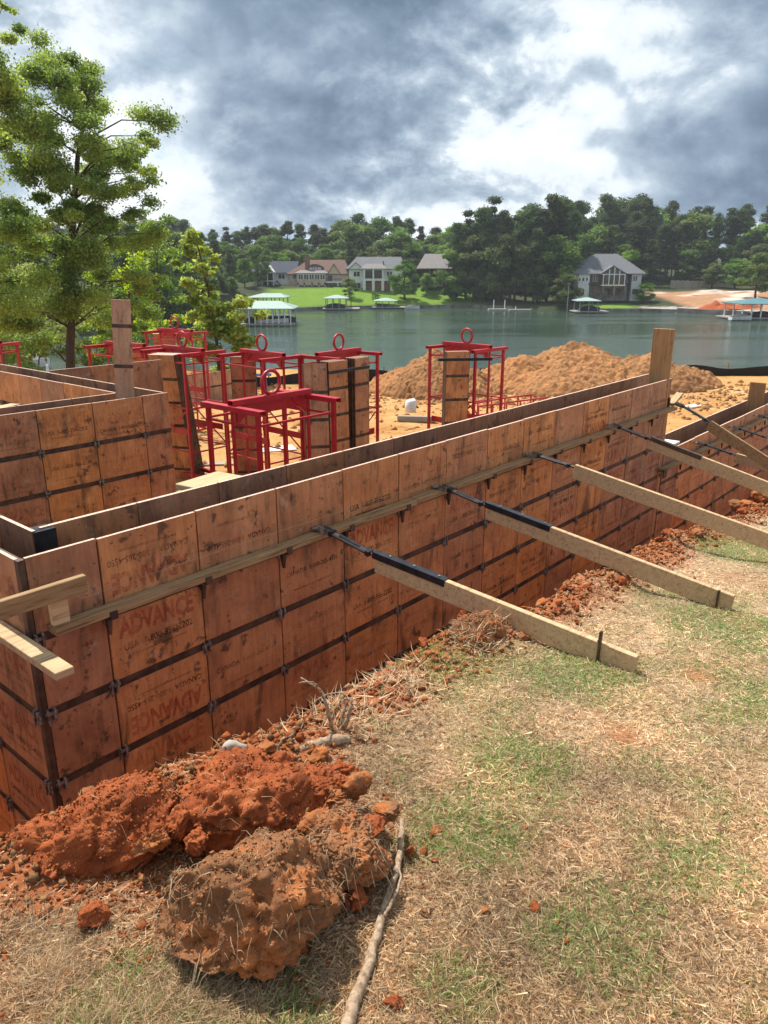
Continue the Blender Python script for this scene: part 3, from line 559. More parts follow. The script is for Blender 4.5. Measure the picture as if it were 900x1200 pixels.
# ---------------------------------------------------------------- braces
def brace(label, x, pa, pb, z_anchor, y_anchor=-.10, sleeve=True, stake=None, chan='black', board_m='pine', yb=None):
    # pa, pb: (y, z) of the top edge of the board at its upper and lower end
    t = thing('timber_brace', label, 'brace', S(x, pb[0], pb[1] - .135), TH, 'timber braces propping the form walls')
    oy, oz = pb[0], pb[1] - .135
    def L(y, z): return Vector((0, y - oy, z - oz))
    A, B = L(*pa), L(*pb); d = (B - A).normalized(); nrm = Vector((0, -d.z, d.y)); nrm = nrm if nrm.z > 0 else -nrm
    mb = MB(); a0, b0 = A - nrm * .0675, B - nrm * .0675; mb.bar(a0, b0, .038, .135); mb.build('board', M[board_m], t, bev=.003)
    if sleeve:
        q = A + d * .56; mb = MB(); c0, c1 = A - d * .02, q
        mb.bar(c0 + nrm * .0035, c1 + nrm * .0035, .052, .005)
        for s_ in (-1, 1): mb.bar(c0 + Vector((s_ * .0235, 0, 0)) - nrm * .019, c1 + Vector((s_ * .0235, 0, 0)) - nrm * .019, .005, .040)
        mb.build('steel_channel', M[chan], t)
        if chan == 'black':
            mb = MB()
            for k in (.2, .55, .9): g = A + d * .56 * k + nrm * .0065; mb.tube([g, g + nrm * .006], .008, 8)
            mb.build('bolt', M['zinc'], t)
    an = L(y_anchor, z_anchor); e = A - nrm * .03; dd = (e - an).normalized(); ln = (e - an).length
    mb = MB()
    for s_ in (-1, 1): mb.tube([an + dd * ln * .16 + Vector((s_ * .018, 0, 0)), an + dd * ln * .86 + Vector((s_ * .018, 0, 0))], .0115, 7)
    for k in (.16, .86): mb.bar(an + dd * ln * (k - .03), an + dd * ln * (k + .03), .058, .034)
    mb.build('turnbuckle', M['black'], t)
    mb = MB(); mb.tube([an + dd * ln * .02, an + dd * ln * .30], .013, 7); mb.tube([an + dd * ln * .70, e + dd * .06], .013, 7); mb.build('threaded_rod', M['bar'], t)
    mb = MB()
    for s_ in (-1, 1): mb.bar(an + Vector((s_ * .024, .03, -.005)), an + dd * .07 + Vector((s_ * .024, 0, 0)), .006, .045)
    mb.tube([an + dd * .05 + Vector((-.036, 0, 0)), an + dd * .05 + Vector((.036, 0, 0))], .008, 8); mb.bar(an + Vector((0, .04, -.01)), an + Vector((0, .095, -.01)), .07, .012); mb.build('wall_bracket', M['clamp'], t)
    if stake:
        ys, zt, zb = stake; s = MB(); s.bar((0, 0, 0), (.012, -.006, zt - zb), .022, .012, up=(0, 1, 0)); s.bar((.006, -.003, zt - zb - .06), (.0065, -.0035, zt - zb - .045), .023, .013, up=(0, 1, 0))
        tag(s.build('steel_stake', M['bar'], None, loc=S(x - .031, ys, zb), rot=(0, 0, TH)), 'rusty steel stake driven into the lawn at the foot of the ' + label.split(',')[0], 'stake', 'steel stakes')
    return t
brace('nearest timber brace, its foot by the tallest stake', 1.975, (-.58, -.145), (-2.345, -.272), -.09, stake=(-2.14, -.19, -.62))
brace('second timber brace, black steel sleeve and foot on the lawn', 3.36, (-.54, -.14), (-2.42, -.385), -.09, stake=(-2.32, -.37, -.75))
brace('third timber brace, thick pale board without a sleeve', 4.81, (-.55, -.105), (-2.75, -.47), -.075, sleeve=False, chan='bar')
brace('fourth timber brace, rusty sleeve, leaving at the right edge', 6.63, (-.56, -.15), (-2.7, -.65), -.07, chan='bar')
brace('fifth timber brace, dark and steep, from the far end of the long wall', 8.60, (-.56, -.25), (-2.5, -1.22), -.075, sleeve=False, chan='bar', board_m='oldwood')
brace('short timber brace, first on the lower wall', 9.74, (-.62, -.88), (-2.6, -1.15), -.80, sleeve=False, chan='bar')
brace('short timber brace, second on the lower wall', 11.38, (-.62, -.90), (-2.6, -1.2), -.82, sleeve=False, chan='bar')
brace('short timber brace, third on the lower wall at the right edge', 12.76, (-.62, -.9), (-2.6, -1.2), -.82, sleeve=False, chan='bar')
mb = MB(); mb.box(-1.6, .225, -.16, -.122, .045, .137); tag(mb.build('timber', M['oldwood'], None, bev=.003, loc=S(0, 0, 0), rot=(0, 0, TH)), 'upper crossed timber on edge, passing in front of the near form corner', 'timber')
mb = MB(); mb.box(.045, .132, -.121, -.083, -.095, .085); tag(mb.build('timber_block', M['pine'], None, bev=.002, loc=S(0, 0, 0), rot=(0, 0, TH)), 'short upright timber block under the upper crossed timber, standing on the waler', 'timber block')
mb = MB(); mb.box(-.135, -.045, -.47, 1.6, -.19, -.15); tag(mb.build('timber', M['pine'], None, bev=.003, loc=S(0, 0, 0), rot=(0, 0, TH)), 'lower crossed timber lying flat, its sunlit end pointing past the near corner', 'timber')
# ---------------------------------------------------------------- red racks
def rack(label, px, py, rz, cat='rack', proto=[None]):
    pos = atz(px, py, .28); g = 'red steel panel racks'
    if proto[0] is None:
        t = thing('panel_rack', label, cat, (0, 0, 0), 0, g); H = 2.40; a, b = .56, .42
        for sx in (-1, 1):
            for sy in (-1, 1):
                mb = MB(); mb.box(sx * a - .022, sx * a + .022, sy * b - .022, sy * b + .022, 0.012, H - .02); mb.box(sx * a - .04, sx * a + .04, sy * b - .04, sy * b + .04, 0, .0118); mb.build('post', M['red'], t)
            mb = MB(); x = sx * a; mb.box(x - .045, x + .045, -.50, .50, H + .012, H + .02); mb.box(x - .045, x - .039, -.50, .50, H - .035, H + .0118); mb.box(x + .039, x + .045, -.50, .50, H - .035, H + .0118); mb.build('end_channel', M['red'], t)
            mb = MB(); mb.add([(x - sx * .05, -.02, H - .02), (x - sx * .30, -.02, H + .03), (x - sx * .05, -.02, H - .20), (x - sx * .05, .02, H - .02), (x - sx * .30, .02, H + .03), (x - sx * .05, .02, H - .20)], [(0, 1, 2), (3, 5, 4), (0, 3, 4, 1), (1, 4, 5, 2), (2, 5, 3, 0)]); mb.build('gusset', M['red'], t)
            mb = MB(); mb.box(sx * a - .015, sx * a + .015, -.015, .015, .1005, H - .021); mb.build('inner_post', M['red'], t)
            for z in (2.22, 1.42, .62): mb = MB(); mb.box(sx * a - .012, sx * a + .012, -b + .018, b - .018, z, z + .024); mb.build('end_rail', M['red'], t)
            for z in (2.24, 1.44, .64): mb = MB(); mb.box(-a + .018, a - .018, sx * b - .012, sx * b + .012, z, z + .024); mb.build('side_rail', M['red'], t)
            mb = MB(); mb.bar((-sx * (a - .03), sx * b + sx * .014, 1.40), (sx * (a - .03), sx * b + sx * .014, .68), .008, .03); mb.build('diagonal_brace', M['red'], t)
        mb = MB(); mb.box(-.58, .58, -.045, .045, H + .0205, H + .03); mb.box(-.58, .58, -.045, -.038, H + .0305, H + .08); mb.box(-.58, .58, .038, .045, H + .0305, H + .08); mb.box(-.58, .58, -.0375, .0375, H + .07, H + .08); mb.build('ridge_beam', M['red'], t)
        mb = MB(); mb.box(-.46, .46, -.006, .006, H - .11, H + .02); mb.build('ridge_plate', M['red'], t)
        mb = MB(); mb.torus((0, 0, H + .215), .13, .021); mb.box(-.05, .05, -.012, .012, H + .0805, H + .10); mb.build('lifting_ring', M['red'], t, smooth=True)
        for y in (-.2, .2): mb = MB(); mb.box(-a, a, y - .04, y + .04, .10, .16); mb.build('floor_bar', M['red'], t)
        for y in (-.36, .36): mb = MB(); mb.box(-a + .02, a - .02, y - .006, y + .006, .95, 1.06); mb.build('flat_bar', M['red'], t)
        for sx in (-1, 1): mb = MB(); mb.box(sx * a - .02, sx * a + .02, -b + .02, b - .02, .06, .099); mb.build('floor_rail', M['red'], t)
        proto[0] = t
    else:
        t = dup(proto[0]); t['label'] = label
    t.location = (pos.x, pos.y, -2.2); t.rotation_euler = (0, 0, rz); return t
rack('nearest red rack, empty, its ring low against the sand', 318, 462, TH)
rack('red rack holding two upright panel stacks, right of the nearest rack', 397, 410, TH + R(4))
rack('red rack with its ring over the water, left of the two-stack rack', 307, 411, TH - R(92))
rack('rightmost red rack, alone before the soil mound, one stack inside', 547, 402, TH - R(95))
rack('red rack beside the leaning panel bundle, ring before the young tree', 214, 406, TH - R(88))
rack('red rack behind the tall narrow filler panel', 146, 401, TH - R(84))
rack('farthest red rack, small, high up against the green bank', 205, 385, TH - R(84))
rack('red rack cut off by the left picture edge', -26, 398, TH - R(70))
# ---------------------------------------------------------------- loose panels in and beside the racks
def loose(label, top_px, top_py, ztop, n, rz, tilt=0, wd=.46, step=.062, h=2.44, kind='ply', fan=0.0, group=None):
    c = atz(top_px, top_py, ztop); a = TH + rz; fx, fy = -math.sin(a), math.cos(a)     # stacking direction
    for i in range(n):
        tl = tilt + fan * i; off = h * math.sin(tl)
        nm = ['front panel of the ', 'second panel of the ', 'third panel of the ', 'fourth panel of the ', 'fifth panel of the ', 'sixth panel of the '][i]
        zb = -2.2 + .0; hh = h
        t = thing('loose_form_panel', nm + label, 'form panel', (c.x + fx * (i * step + off), c.y + fy * (i * step + off), ztop - hh * math.cos(tl)), 0, 'loose form panels stored upright')
        t.rotation_euler = (tl, 0, a)
        o = link('panel_face', panel_mesh(wd, hh, kind), t, 0, (-wd / 2, 0, hh))
        for b in BANDS: link('steel_bar', bar_mesh(wd), t, 0, (-wd / 2, 0, hh - b))
        mb = _side.get(round(wd, 2))
        if mb is None:
            q = MB(); q.box(-wd / 2 - .004, -wd / 2 + .002, .0, .05, 0, hh - .004); q.box(wd / 2 - .002, wd / 2 + .004, 0, .05, 0, hh - .004); mb = q.mesh('side_rail', M['bar']); _side[round(wd, 2)] = mb
        link('side_rail', mb, t)
_side = {}
loose('stack right of centre in the two-stack rack', 424, 419, .22, 4, R(3), 0, .37)
loose('stack left of centre in the two-stack rack', 396, 423, .20, 4, R(-2), R(-1), .44)
loose('stack leaning in the left of the two-stack rack', 369, 427, .18, 3, R(-40), R(-8), .38, .07)
loose('stack in the rightmost rack', 537, 412, .20, 3, R(-38), R(.8), .44)
loose('dark bundle leaning beside the left forms', 188, 416, .18, 6, R(-62), R(9), .50, .062, fan=R(.55))
loose('pair standing in the rack with its ring over the water', 284, 418, .1, 2, R(-45), R(1), .45)
loose('pair standing in the rack behind the filler panel', 166, 412, .0, 3, R(-35), R(2), .5)
loose('pair tilted in the farthest rack', 190, 391, .1, 2, R(-30), R(14), .45)
loose('pair in the rack at the left picture edge', -14, 402, .12, 2, R(-40), R(2), .5, kind='tan')
# straps round the two upright stacks
for lab, (px, py), wd, rz in (('two-stack rack', (408, 433), .98, R(2)), ('rightmost rack', (545, 421), .98, R(-42))):
    c = atz(px, py, .1); mb = MB(); mb.box(-wd / 2, wd / 2, -.012, .012, -.025, .025); tag(mb.build('steel_strap', M['black'], None, loc=c + Vector((math.sin(TH + rz), -math.cos(TH + rz), 0)) * .03, rot=(0, 0, TH + rz)), 'black steel strap across the panels in the ' + lab, 'strap', 'steel straps')
# ---------------------------------------------------------------- loose site things
def site_box(name, label, cat, px, py, dims, rz, mat, z=-2.2, tilt=0, bev=.004):
    c = atz(px, py, z); mb = MB(); mb.box(-dims[0] / 2, dims[0] / 2, -dims[1] / 2, dims[1] / 2, 0, dims[2]); return tag(mb.build(name, M[mat], None, bev=bev, loc=c, rot=(tilt, 0, rz)), label, cat)
t = thing('timber_offcut', 'grey beam offcut on the sand left of the rightmost rack', 'timber', atz(488, 494, -2.2), R(-8)); mb = MB(); mb.box(-.5, .5, -.09, .09, 0, .15); mb.build('beam', M['greywood'], t, bev=.006)
mb = MB(); v = []; 
mb.tube([(0, 0, 0), (0, 0, .12), (.02, 0, .3), (.01, 0, .34)], [.14, .16, .15, .1], 9); tag(mb.build('paper_sack', M['paper'], None, True, loc=atz(481, 490, -2.2) + Vector((0, .1, .15))), 'crumpled white sack standing on the grey beam offcut', 'sack')
site_box('paper_sheet', 'white paper sheet flat on the sand behind the nearest rack', 'paper', 322, 526, (.9, .5, .012), R(20), 'paper')
site_box('plastic_lid', 'small green plastic piece on the sand under the nearest rack', 'plastic', 285, 556, (.35, .25, .03), R(30), 'green')
site_box('plank', 'dark plank flat on the sand left of the nearest rack', 'plank', 246, 545, (1.1, .2, .04), R(5), 'greywood')
site_box('paper_sheet', 'crumpled pale wrapping on the ground beyond the end of the long wall', 'paper', 812, 477, (.6, .3, .05), R(35), 'paper')
site_box('plank', 'brown plank on the sand far left of the soil mound', 'plank', 352, 470, (1.6, .2, .05), R(10), 'oldwood')
t = thing('trestle', 'blue steel trestle behind the racks near the black silt fence', 'trestle', atz(300, 470, -2.2), R(15))
for dx in (-.35, .35):
    for dy in (-.25, .25): mb = MB(); mb.bar((dx, dy, 0), (dx * .9, dy * .1, .75), .05, .05); mb.build('leg', M['blue'], t)
mb = MB(); mb.box(-.5, .5, -.05, .05, .75, .83); mb.build('top_rail', M['blue'], t)
t = thing('rebar_frame', 'low red steel frame lying on the sand right of the rightmost rack', 'frame', atz(592, 487, -2.2), TH - R(15))
for y in (-.3, .3):
    for z in (.02, .4): mb = MB(); mb.box(-1.3, 1.3, y - .02, y + .02, z, z + .04); mb.build('long_rail', M['red'], t)
    for k in range(6): mb = MB(); x = -1.25 + k * .5; mb.box(x - .015, x + .015, y - .015, y + .015, .0605, .3995); mb.build('upright', M['red'], t)
# silt fence
pts = [(-7.5, 25.5), (-4, 26.2), (0, 27.4), (5, 28.6), (9, 29), (13, 28.6), (18, 28.2), (26, 27)]
t = thing('silt_fence', 'black fabric silt fence along the lake side of the building site', 'fence', (pts[0][0], pts[0][1], -2.2), 0)
mb = MB(); o = Vector((pts[0][0], pts[0][1], 0)); n = 70; v = []
for i in range(n + 1):
    u = i / n * (len(pts) - 1); k = min(int(u), len(pts) - 2); a, b = Vector(pts[k] + (0,)), Vector(pts[k + 1] + (0,)); p = a.lerp(b, u - k) - o; wv = .05 * math.sin(i * 1.9)
    hh = .36 + .05 * math.sin(i * 1.1) + .04 * math.sin(i * .47)
    v += [(p.x, p.y + wv, -.1), (p.x, p.y + wv * .6, hh)]
mb.add(v, [(2 * i, 2 * i + 2, 2 * i + 3, 2 * i + 1) for i in range(n)]); f = mb.build('fabric', M['silt'], t); sm = f.modifiers.new('solid', 'SOLIDIFY'); sm.thickness = .01
for i in range(0, n + 1, 5): mb = MB(); x, y, _ = v[2 * i]; mb.box(x - .02, x + .02, y + .02, y + .06, -.2, .52); mb.build('stake', M['oldwood'], t)
# soil mounds
def mound(label, cx, cy, rx, ry, h, seed, peaks):
    n = 240; u = np.linspace(-1.15, 1.15, n); X, Y = np.meshgrid(u * rx, u * ry); z = np.zeros_like(X)
    for ax, ay, ar, ah in peaks: z = np.maximum(z, ah * h * np.clip(1 - np.hypot((X / rx - ax) / ar, (Y / ry - ay) / ar) ** 1.25, 0, 1))
    z = z + sstep(z / .25) * (fbm(X * .8, Y * .8, 0, 6, seed, .6) * .34 + fbm(X * 4, Y * 4, 0, 4, seed + 9, .7) * .14) 
    z += sstep(z / .15) * (.10 * (.5 - np.clip(worley(X * 4.2, Y * 4.2, X * 0, seed), 0, 1)) + .07 * (.5 - np.clip(worley(X * 9, Y * 9, X * 0, seed + 1), 0, 1)))
    z -= .25 * sstep(1 - z / .12)
    v = np.stack([X.ravel(), Y.ravel(), z.ravel()], 1); return tag(link('soil_mound', np_mesh('soil_mound', v, grid_faces(n, n), M['mound'], None, True), None, 0, (cx, cy, -2.2)), label, 'soil mound')
mound('smaller soil mound left of the rightmost rack', 1.75, 25.2, 2.5, 2.2, 1.2, 301, [(0, 0, 1.0, 1)])
mound('large orange soil mound between the rightmost rack and the end plank', 7.1, 26.0, 4.3, 3.0, 1.42, 333, [(-.08, .1, .78, 1), (-.55, -.1, .55, .78), (.4, 0, .65, .8), (.72, .05, .4, .42), (-.25, -.3, .6, .7)])
# ---------------------------------------------------------------- clods, roots, grass
_ico = {}
def ico(sub):
    if sub not in _ico:
        bm = bmesh.new(); bmesh.ops.create_icosphere(bm, subdivisions=sub, radius=1); bm.verts.ensure_lookup_table()
        _ico[sub] = (np.array([v.co[:] for v in bm.verts]), np.array([[v.index for v in f.verts] for f in bm.faces])); bm.free()
    return _ico[sub]
def clod_mesh(seed, dims, sub, mat, lump=1.0, flat=.55, name='soil_clod'):
    v, f = ico(sub); d = np.array(dims); r = float(d.mean()); p = v * d; s_ = 1.0 / r
    off = seed * 13.7
    u = p / r; c = [u[:, j] + off * (1 if j == 0 else 0) for j in range(3)]
    k = 1 + .30 * fbm(c[0] * 1.1, c[1] * 1.1, c[2] * 1.1, 3, seed) * lump + .22 * fbm(c[0] * 2.6, c[1] * 2.6, c[2] * 2.6, 5, seed + 3, .62) * lump
    if sub >= 4:
        q = p * 26
        wv = worley(q[:, 0] + off, q[:, 1], q[:, 2], seed); msk = .35 + 1.0 * sstep((fbm(c[0] * 1.3 + 31, c[1] * 1.3, c[2] * 1.3, 3, seed + 12) + .35) / .7); k += (.5 - wv) * .075 * lump * msk; k += fbm(c[0] * 5, c[1] * 5, c[2] * 1.6, 4, seed + 14, .6) * .06 * lump
        k -= np.clip(.10 - np.abs(fbm(c[0] * 1.7 + 9, c[1] * 1.7, c[2] * 1.7, 4, seed + 8)), 0, 1) * 1.1 * lump
    if sub >= 6:
        q = p * 75; wv2 = worley(q[:, 0] + off, q[:, 1], q[:, 2], seed + 5); k += (.5 - wv2) * .045 * lump * msk
        q = p * 170; k += fbm(q[:, 0], q[:, 1], q[:, 2], 2, seed + 6) * .016 * lump
    gq = np.random.default_rng(seed + 77); kk = k.copy()
    big = 1 + .30 * fbm(c[0] * 1.1, c[1] * 1.1, c[2] * 1.1, 3, seed) * lump; P_ = p * big[:, None]; cut = np.zeros(len(p))
    for _ in range(8 if sub >= 6 else 13):
        nn = gq.normal(size=3); nn[2] = nn[2] * .8 + .15; nn /= np.linalg.norm(nn); sup = np.sqrt(((nn * d) ** 2).sum()); h = sup * (gq.uniform(.64, .9) if sub >= 6 else gq.uniform(.5, .8)); ov = P_ @ nn - h - cut * 0; ov = np.clip(ov, 0, None); P_ = P_ - nn[None] * (ov * .93)[:, None]
    nrm_ = p / np.linalg.norm(p, axis=1, keepdims=True); p = P_ + nrm_ * ((kk - big) * r * .85)[:, None]; zc = p[:, 2]; p[:, 2] = np.where(zc < 0, zc * flat, zc)
    return np_mesh(name, p, f, mat, None, sub >= 4)
CR = []
def crusted(name):
    m = M['brownclay'].copy(); m.name = name; nt = m.node_tree; b = nt.nodes['Principled BSDF']; src = b.inputs['Base Color'].links[0].from_socket
    tc = nt.nodes.new('ShaderNodeTexCoord'); sp = nt.nodes.new('ShaderNodeSeparateXYZ'); nt.links.new(tc.outputs['Generated'], sp.inputs[0]); nz = nt.nodes.new('ShaderNodeTexNoise'); nt.links.new(tc.outputs['Object'], nz.inputs['Vector']); nz.inputs['Scale'].default_value = 9; nz.inputs['Detail'].default_value = 7; nz.inputs['Roughness'].default_value = .7
    ad = nt.nodes.new('ShaderNodeMath'); ad.operation = 'MULTIPLY_ADD'; nt.links.new(nz.outputs['Fac'], ad.inputs[0]); ad.inputs[1].default_value = 1.1; nt.links.new(sp.outputs[2], ad.inputs[2]); sb = nt.nodes.new('ShaderNodeMath'); sb.operation = 'MULTIPLY_ADD'; nt.links.new(sp.outputs[0], sb.inputs[0]); sb.inputs[1].default_value = -.7; nt.links.new(ad.outputs[0], sb.inputs[2])
    mr = nt.nodes.new('ShaderNodeMapRange'); mr.interpolation_type = 'SMOOTHSTEP'; nt.links.new(sb.outputs[0], mr.inputs[0]); mr.inputs[1].default_value = .84; mr.inputs[2].default_value = 1.08
    mx = nt.nodes.new('ShaderNodeMix'); mx.data_type = 'RGBA'; nt.links.new(mr.outputs[0], mx.inputs[0]); nt.links.new(src, mx.inputs[6]); mx.inputs[7].default_value = (.19, .088, .042, 1); nt.links.new(mx.outputs[2], b.inputs['Base Color']); return m
M['crustclay'] = crusted('clay_with_dark_topsoil_crust')
def clod(label, loc, dims, seed, mat='redclay', sub=6, rz=0.0, rx=0.0, ry=0.0, group=None, lump=1.0):
    o = link('soil_clod', clod_mesh(seed, dims, sub, M[mat], lump), None, 0, loc, (rx, ry, rz))
    if sub >= 6:
        me = o.data; n = len(me.vertices); co = np.empty(n * 3, np.float32); me.vertices.foreach_get('co', co); no = np.empty(n * 3, np.float32); me.vertices.foreach_get('normal', no); co = co.reshape(-1, 3); no = no.reshape(-1, 3)
        mw = np.array(o.matrix_basis); wn = no @ mw[:3, :3].T; wc = co @ mw[:3, :3].T + mw[:3, 3]; q = np.random.default_rng(seed); pk = q.choice(n, int(22000 * max(dims)), False); pk = pk[wn[pk, 2] > q.uniform(-.1, .75, len(pk))]; CR.append((wc[pk] + wn[pk] * .001, mat))
    return tag(o, label, 'soil clod', group)
clod('long red clay clod lying against the lower left edge of the lawn', (-.97, 1.93, -.155), (.43, .16, .165), 3, 'redclay', 6, R(20), R(6), R(-19))
clod('big overturned clod of red and brown clay in front, dry grass hanging below it', (-.35, 1.61, -.03), (.275, .185, .175), 8, 'crustclay', 6, R(12), R(8), 0, None, 1.1)
clod('crumbly bright red heap between the two big clods and the form wall', (-.45, 2.05, -.09), (.22, .24, .17), 15, 'redclay', 6, R(40), 0, R(-6), None, 1.25)
clod('tan and red lump to the right behind the big front clod', (-.13, 1.83, -.07), (.15, .15, .13), 22, 'brownclay', 6, R(10))
clod('small red lump on the ground between the long clod and the dry tuft', (-.80, 1.64, -.10), (.06, .05, .05), 29, 'redclay', 5)
clod('low red crumbly lump behind the big front clod at its upper right', (-.22, 2.12, -.10), (.19, .14, .10), 33, 'redclay', 6, R(30), 0, 0, None, 1.2)
clod('root-matted earth clump beside the nearest brace where it crosses the lawn edge', tuple(atz(552, 748, -.34)), (.20, .15, .13), 41, 'crustclay', 6, R(20))
clod('small round tan stone-like clod in front of the root-matted clump', tuple(atz(544, 775, -.34)), (.055, .045, .04), 43, 'brownclay', 4)
clod('small upright orange clod on top of the root-matted clump', tuple(atz(541, 724, -.28)), (.032, .03, .045), 45, 'redclay', 4)
clod('tan crumbly clod on the trench edge left of the root-matted clump', tuple(atz(505, 778, -.36)), (.13, .09, .07), 42, 'brownclay', 6, R(35))
clod('orange crumbly clod on the trench edge right of the pale twisted roots', tuple(atz(452, 806, -.32)), (.13, .09, .07), 46, 'redclay', 6, R(50))
clod('rough clod at the trench edge where the second brace crosses it', tuple(atz(640, 716, -.48)), (.15, .10, .08), 48, 'brownclay', 5, R(40))
clod('large brown clod at the right edge below the lower wall', tuple(atz(872, 594, -1.0)), (.20, .16, .14), 51, 'brownclay', 5)
clod('dark clod beside the large one at the right picture edge', tuple(atz(898, 586, -1.0)), (.22, .16, .16), 53, 'brownclay', 5)
clod('brown clod on the trench edge under the fourth brace', tuple(atz(822, 625, -.75)), (.15, .11, .08), 55, 'brownclay', 5)
clod('brown clod on the trench edge between the second and third braces', tuple(atz(752, 650, -.62)), (.14, .10, .08), 57, 'brownclay', 5)
for i_, (px_, py_, sz_, mt_) in enumerate(((330, 905, .075, 'redclay'), (352, 925, .06, 'brownclay'), (372, 915, .05, 'redclay'), (395, 935, .055, 'brownclay'), (215, 965, .06, 'redclay'), (232, 985, .05, 'redclay'), (255, 950, .07, 'redclay'), (318, 968, .06, 'brownclay'), (345, 958, .055, 'brownclay'), (375, 965, .06, 'brownclay'), (438, 965, .05, 'redclay'), (455, 950, .045, 'brownclay'), (440, 1010, .05, 'brownclay'), (418, 1050, .04, 'redclay'), (340, 1110, .035, 'redclay'), (180, 985, .05, 'brownclay'), (60, 1020, .05, 'redclay'), (405, 905, .05, 'redclay'), (420, 925, .06, 'brownclay'))):
    P_ = atz(px_, py_, -.05 if py_ < 1000 else -.1); clod('broken chunk of ' + ('red' if mt_ == 'redclay' else 'brown') + ' clay ' + ('behind the big front clod on top of the heap', 'between the two big front clods', 'by the upper end of the fallen branch', 'in front of the long red clod')[0 if i_ in (0, 1, 2, 3, 17, 18) else 1 if i_ in (4, 5, 6, 7, 8, 9) else 2 if i_ in (10, 11, 12, 13) else 3], tuple(P_), (sz_ * 1.25, sz_, sz_ * .85), 200 + i_, mt_, 5, i_ * 1.1, i_ * .3, 0, 'broken chunks of the clay heap', 1.7)
bm_ = [clod_mesh(60 + k, (.06, .05, .042), 4, M['redclay' if k % 2 == 0 else 'brownclay'], 1.5) for k in range(6)]
r = random.Random(5); g = 'small clods along the trench edge'
k = 0
while k < 74:
    x = r.uniform(-1.2, 8.6); y = EY - abs(r.gauss(.06, .16)) + .05; P = S(x, y); z = float(yard(np.array([P.x]), np.array([P.y]))[0]); sc = r.uniform(.35, 1.0) * (1.25 if x > 3 else .9)
    o = link('soil_clod', bm_[k % 6], None, 0, (P.x, P.y, z + .012), (r.uniform(-.4, .4), r.uniform(-.4, .4), r.uniform(0, 6))); o.scale = (sc * r.uniform(.8, 1.3), sc, sc * r.uniform(.7, 1.2))
    tag(o, 'small lump of reddish clay strewn along the edge of the trench', 'soil clod', g); k += 1
for q in range(34):
    X, Y = r.gauss(-.30, .36), r.gauss(1.86, .22)
    z = float(yard(np.array([X]), np.array([Y]))[0])
    o = link('soil_clod', bm_[q % 6], None, 0, (X, Y, z + .008), (r.uniform(-.4, .4), r.uniform(-.4, .4), r.uniform(0, 6))); sc = r.uniform(.18, .6); o.scale = (sc, sc, sc)
    tag(o, 'small crumbled lump on the ground round the big overturned clods', 'soil clod', 'small lumps round the big clods')
def crumbs_on(pts, mat, seed):
    g = np.random.default_rng(seed); m = len(pts); s_ = .0012 + .008 * g.random(m) ** 4.5; o = np.array([(1, 0, 0), (0, 1, 0), (-1, 0, 0), (0, -1, 0), (0, 0, 1), (0, 0, -.6)], float); f = np.array([(0, 1, 4), (1, 2, 4), (2, 3, 4), (3, 0, 4), (1, 0, 5), (2, 1, 5), (3, 2, 5), (0, 3, 5)])
    v = (o[None] * (.55 + .8 * g.random((m, 6, 1)))) * s_[:, None, None] + pts[:, None, :]; ff = (f[None] + (np.arange(m) * 6)[:, None, None]).reshape(-1, 3)
    base = np.array([.40, .115, .035]) if mat == 'redclay' else np.array([.40, .17, .07]); c = base * (.8 + .5 * g.random((m, 1))); return np_mesh('soil_crumbs', v.reshape(-1, 3), ff, M['yard'], np.repeat(c, 6, 0))
for k_, (pts_, mat_) in enumerate(CR): tag(link('soil_crumbs', crumbs_on(pts_, mat_, 500 + k_)), 'fine crumbs of clay clinging to the big clods', None, None, 'stuff')
def fibres(pts, seed, n):
    g = np.random.default_rng(seed); P_ = pts[g.integers(0, len(pts), n)]; m = len(P_); L = .015 + .055 * g.random(m) ** 2; w_ = .0006 + .0010 * g.random(m); a = g.uniform(0, 6.28, m); dx, dy = np.cos(a), np.sin(a); dz = g.uniform(-.7, .8, m); V = np.zeros((m, 6, 3)); b = (g.random(m) - .5) * .8
    for i, t_ in enumerate((0, .5, 1)):
        for j, s_ in enumerate((-1, 1)): V[:, i * 2 + j, 0] = P_[:, 0] + dx * L * t_ - dy * (s_ * w_ * (1 - .6 * t_) + b * L * t_ * t_); V[:, i * 2 + j, 1] = P_[:, 1] + dy * L * t_ + dx * (s_ * w_ * (1 - .6 * t_) + b * L * t_ * t_); V[:, i * 2 + j, 2] = P_[:, 2] + dz * L * t_ - .9 * L * t_ * t_ + .002
    q = (np.arange(m) * 6)[:, None]; F = np.concatenate([q + np.array([[0, 1, 3, 2]]), q + np.array([[2, 3, 5, 4]])]); t_ = g.random((m, 1)); c = np.array([.50, .38, .24]) * t_ + np.array([.10, .06, .035]) * (1 - t_)
    return np_mesh('root_fibres', V.reshape(-1, 3), F, M['blade'], np.repeat(c, 6, 0))
for k_, (pts_, mat_) in enumerate(CR): tag(link('root_fibres', fibres(pts_, 700 + k_, 700 if mat_ != 'redclay' else 140)), 'fine dry roots sticking out of the clay clods', None, None, 'stuff')
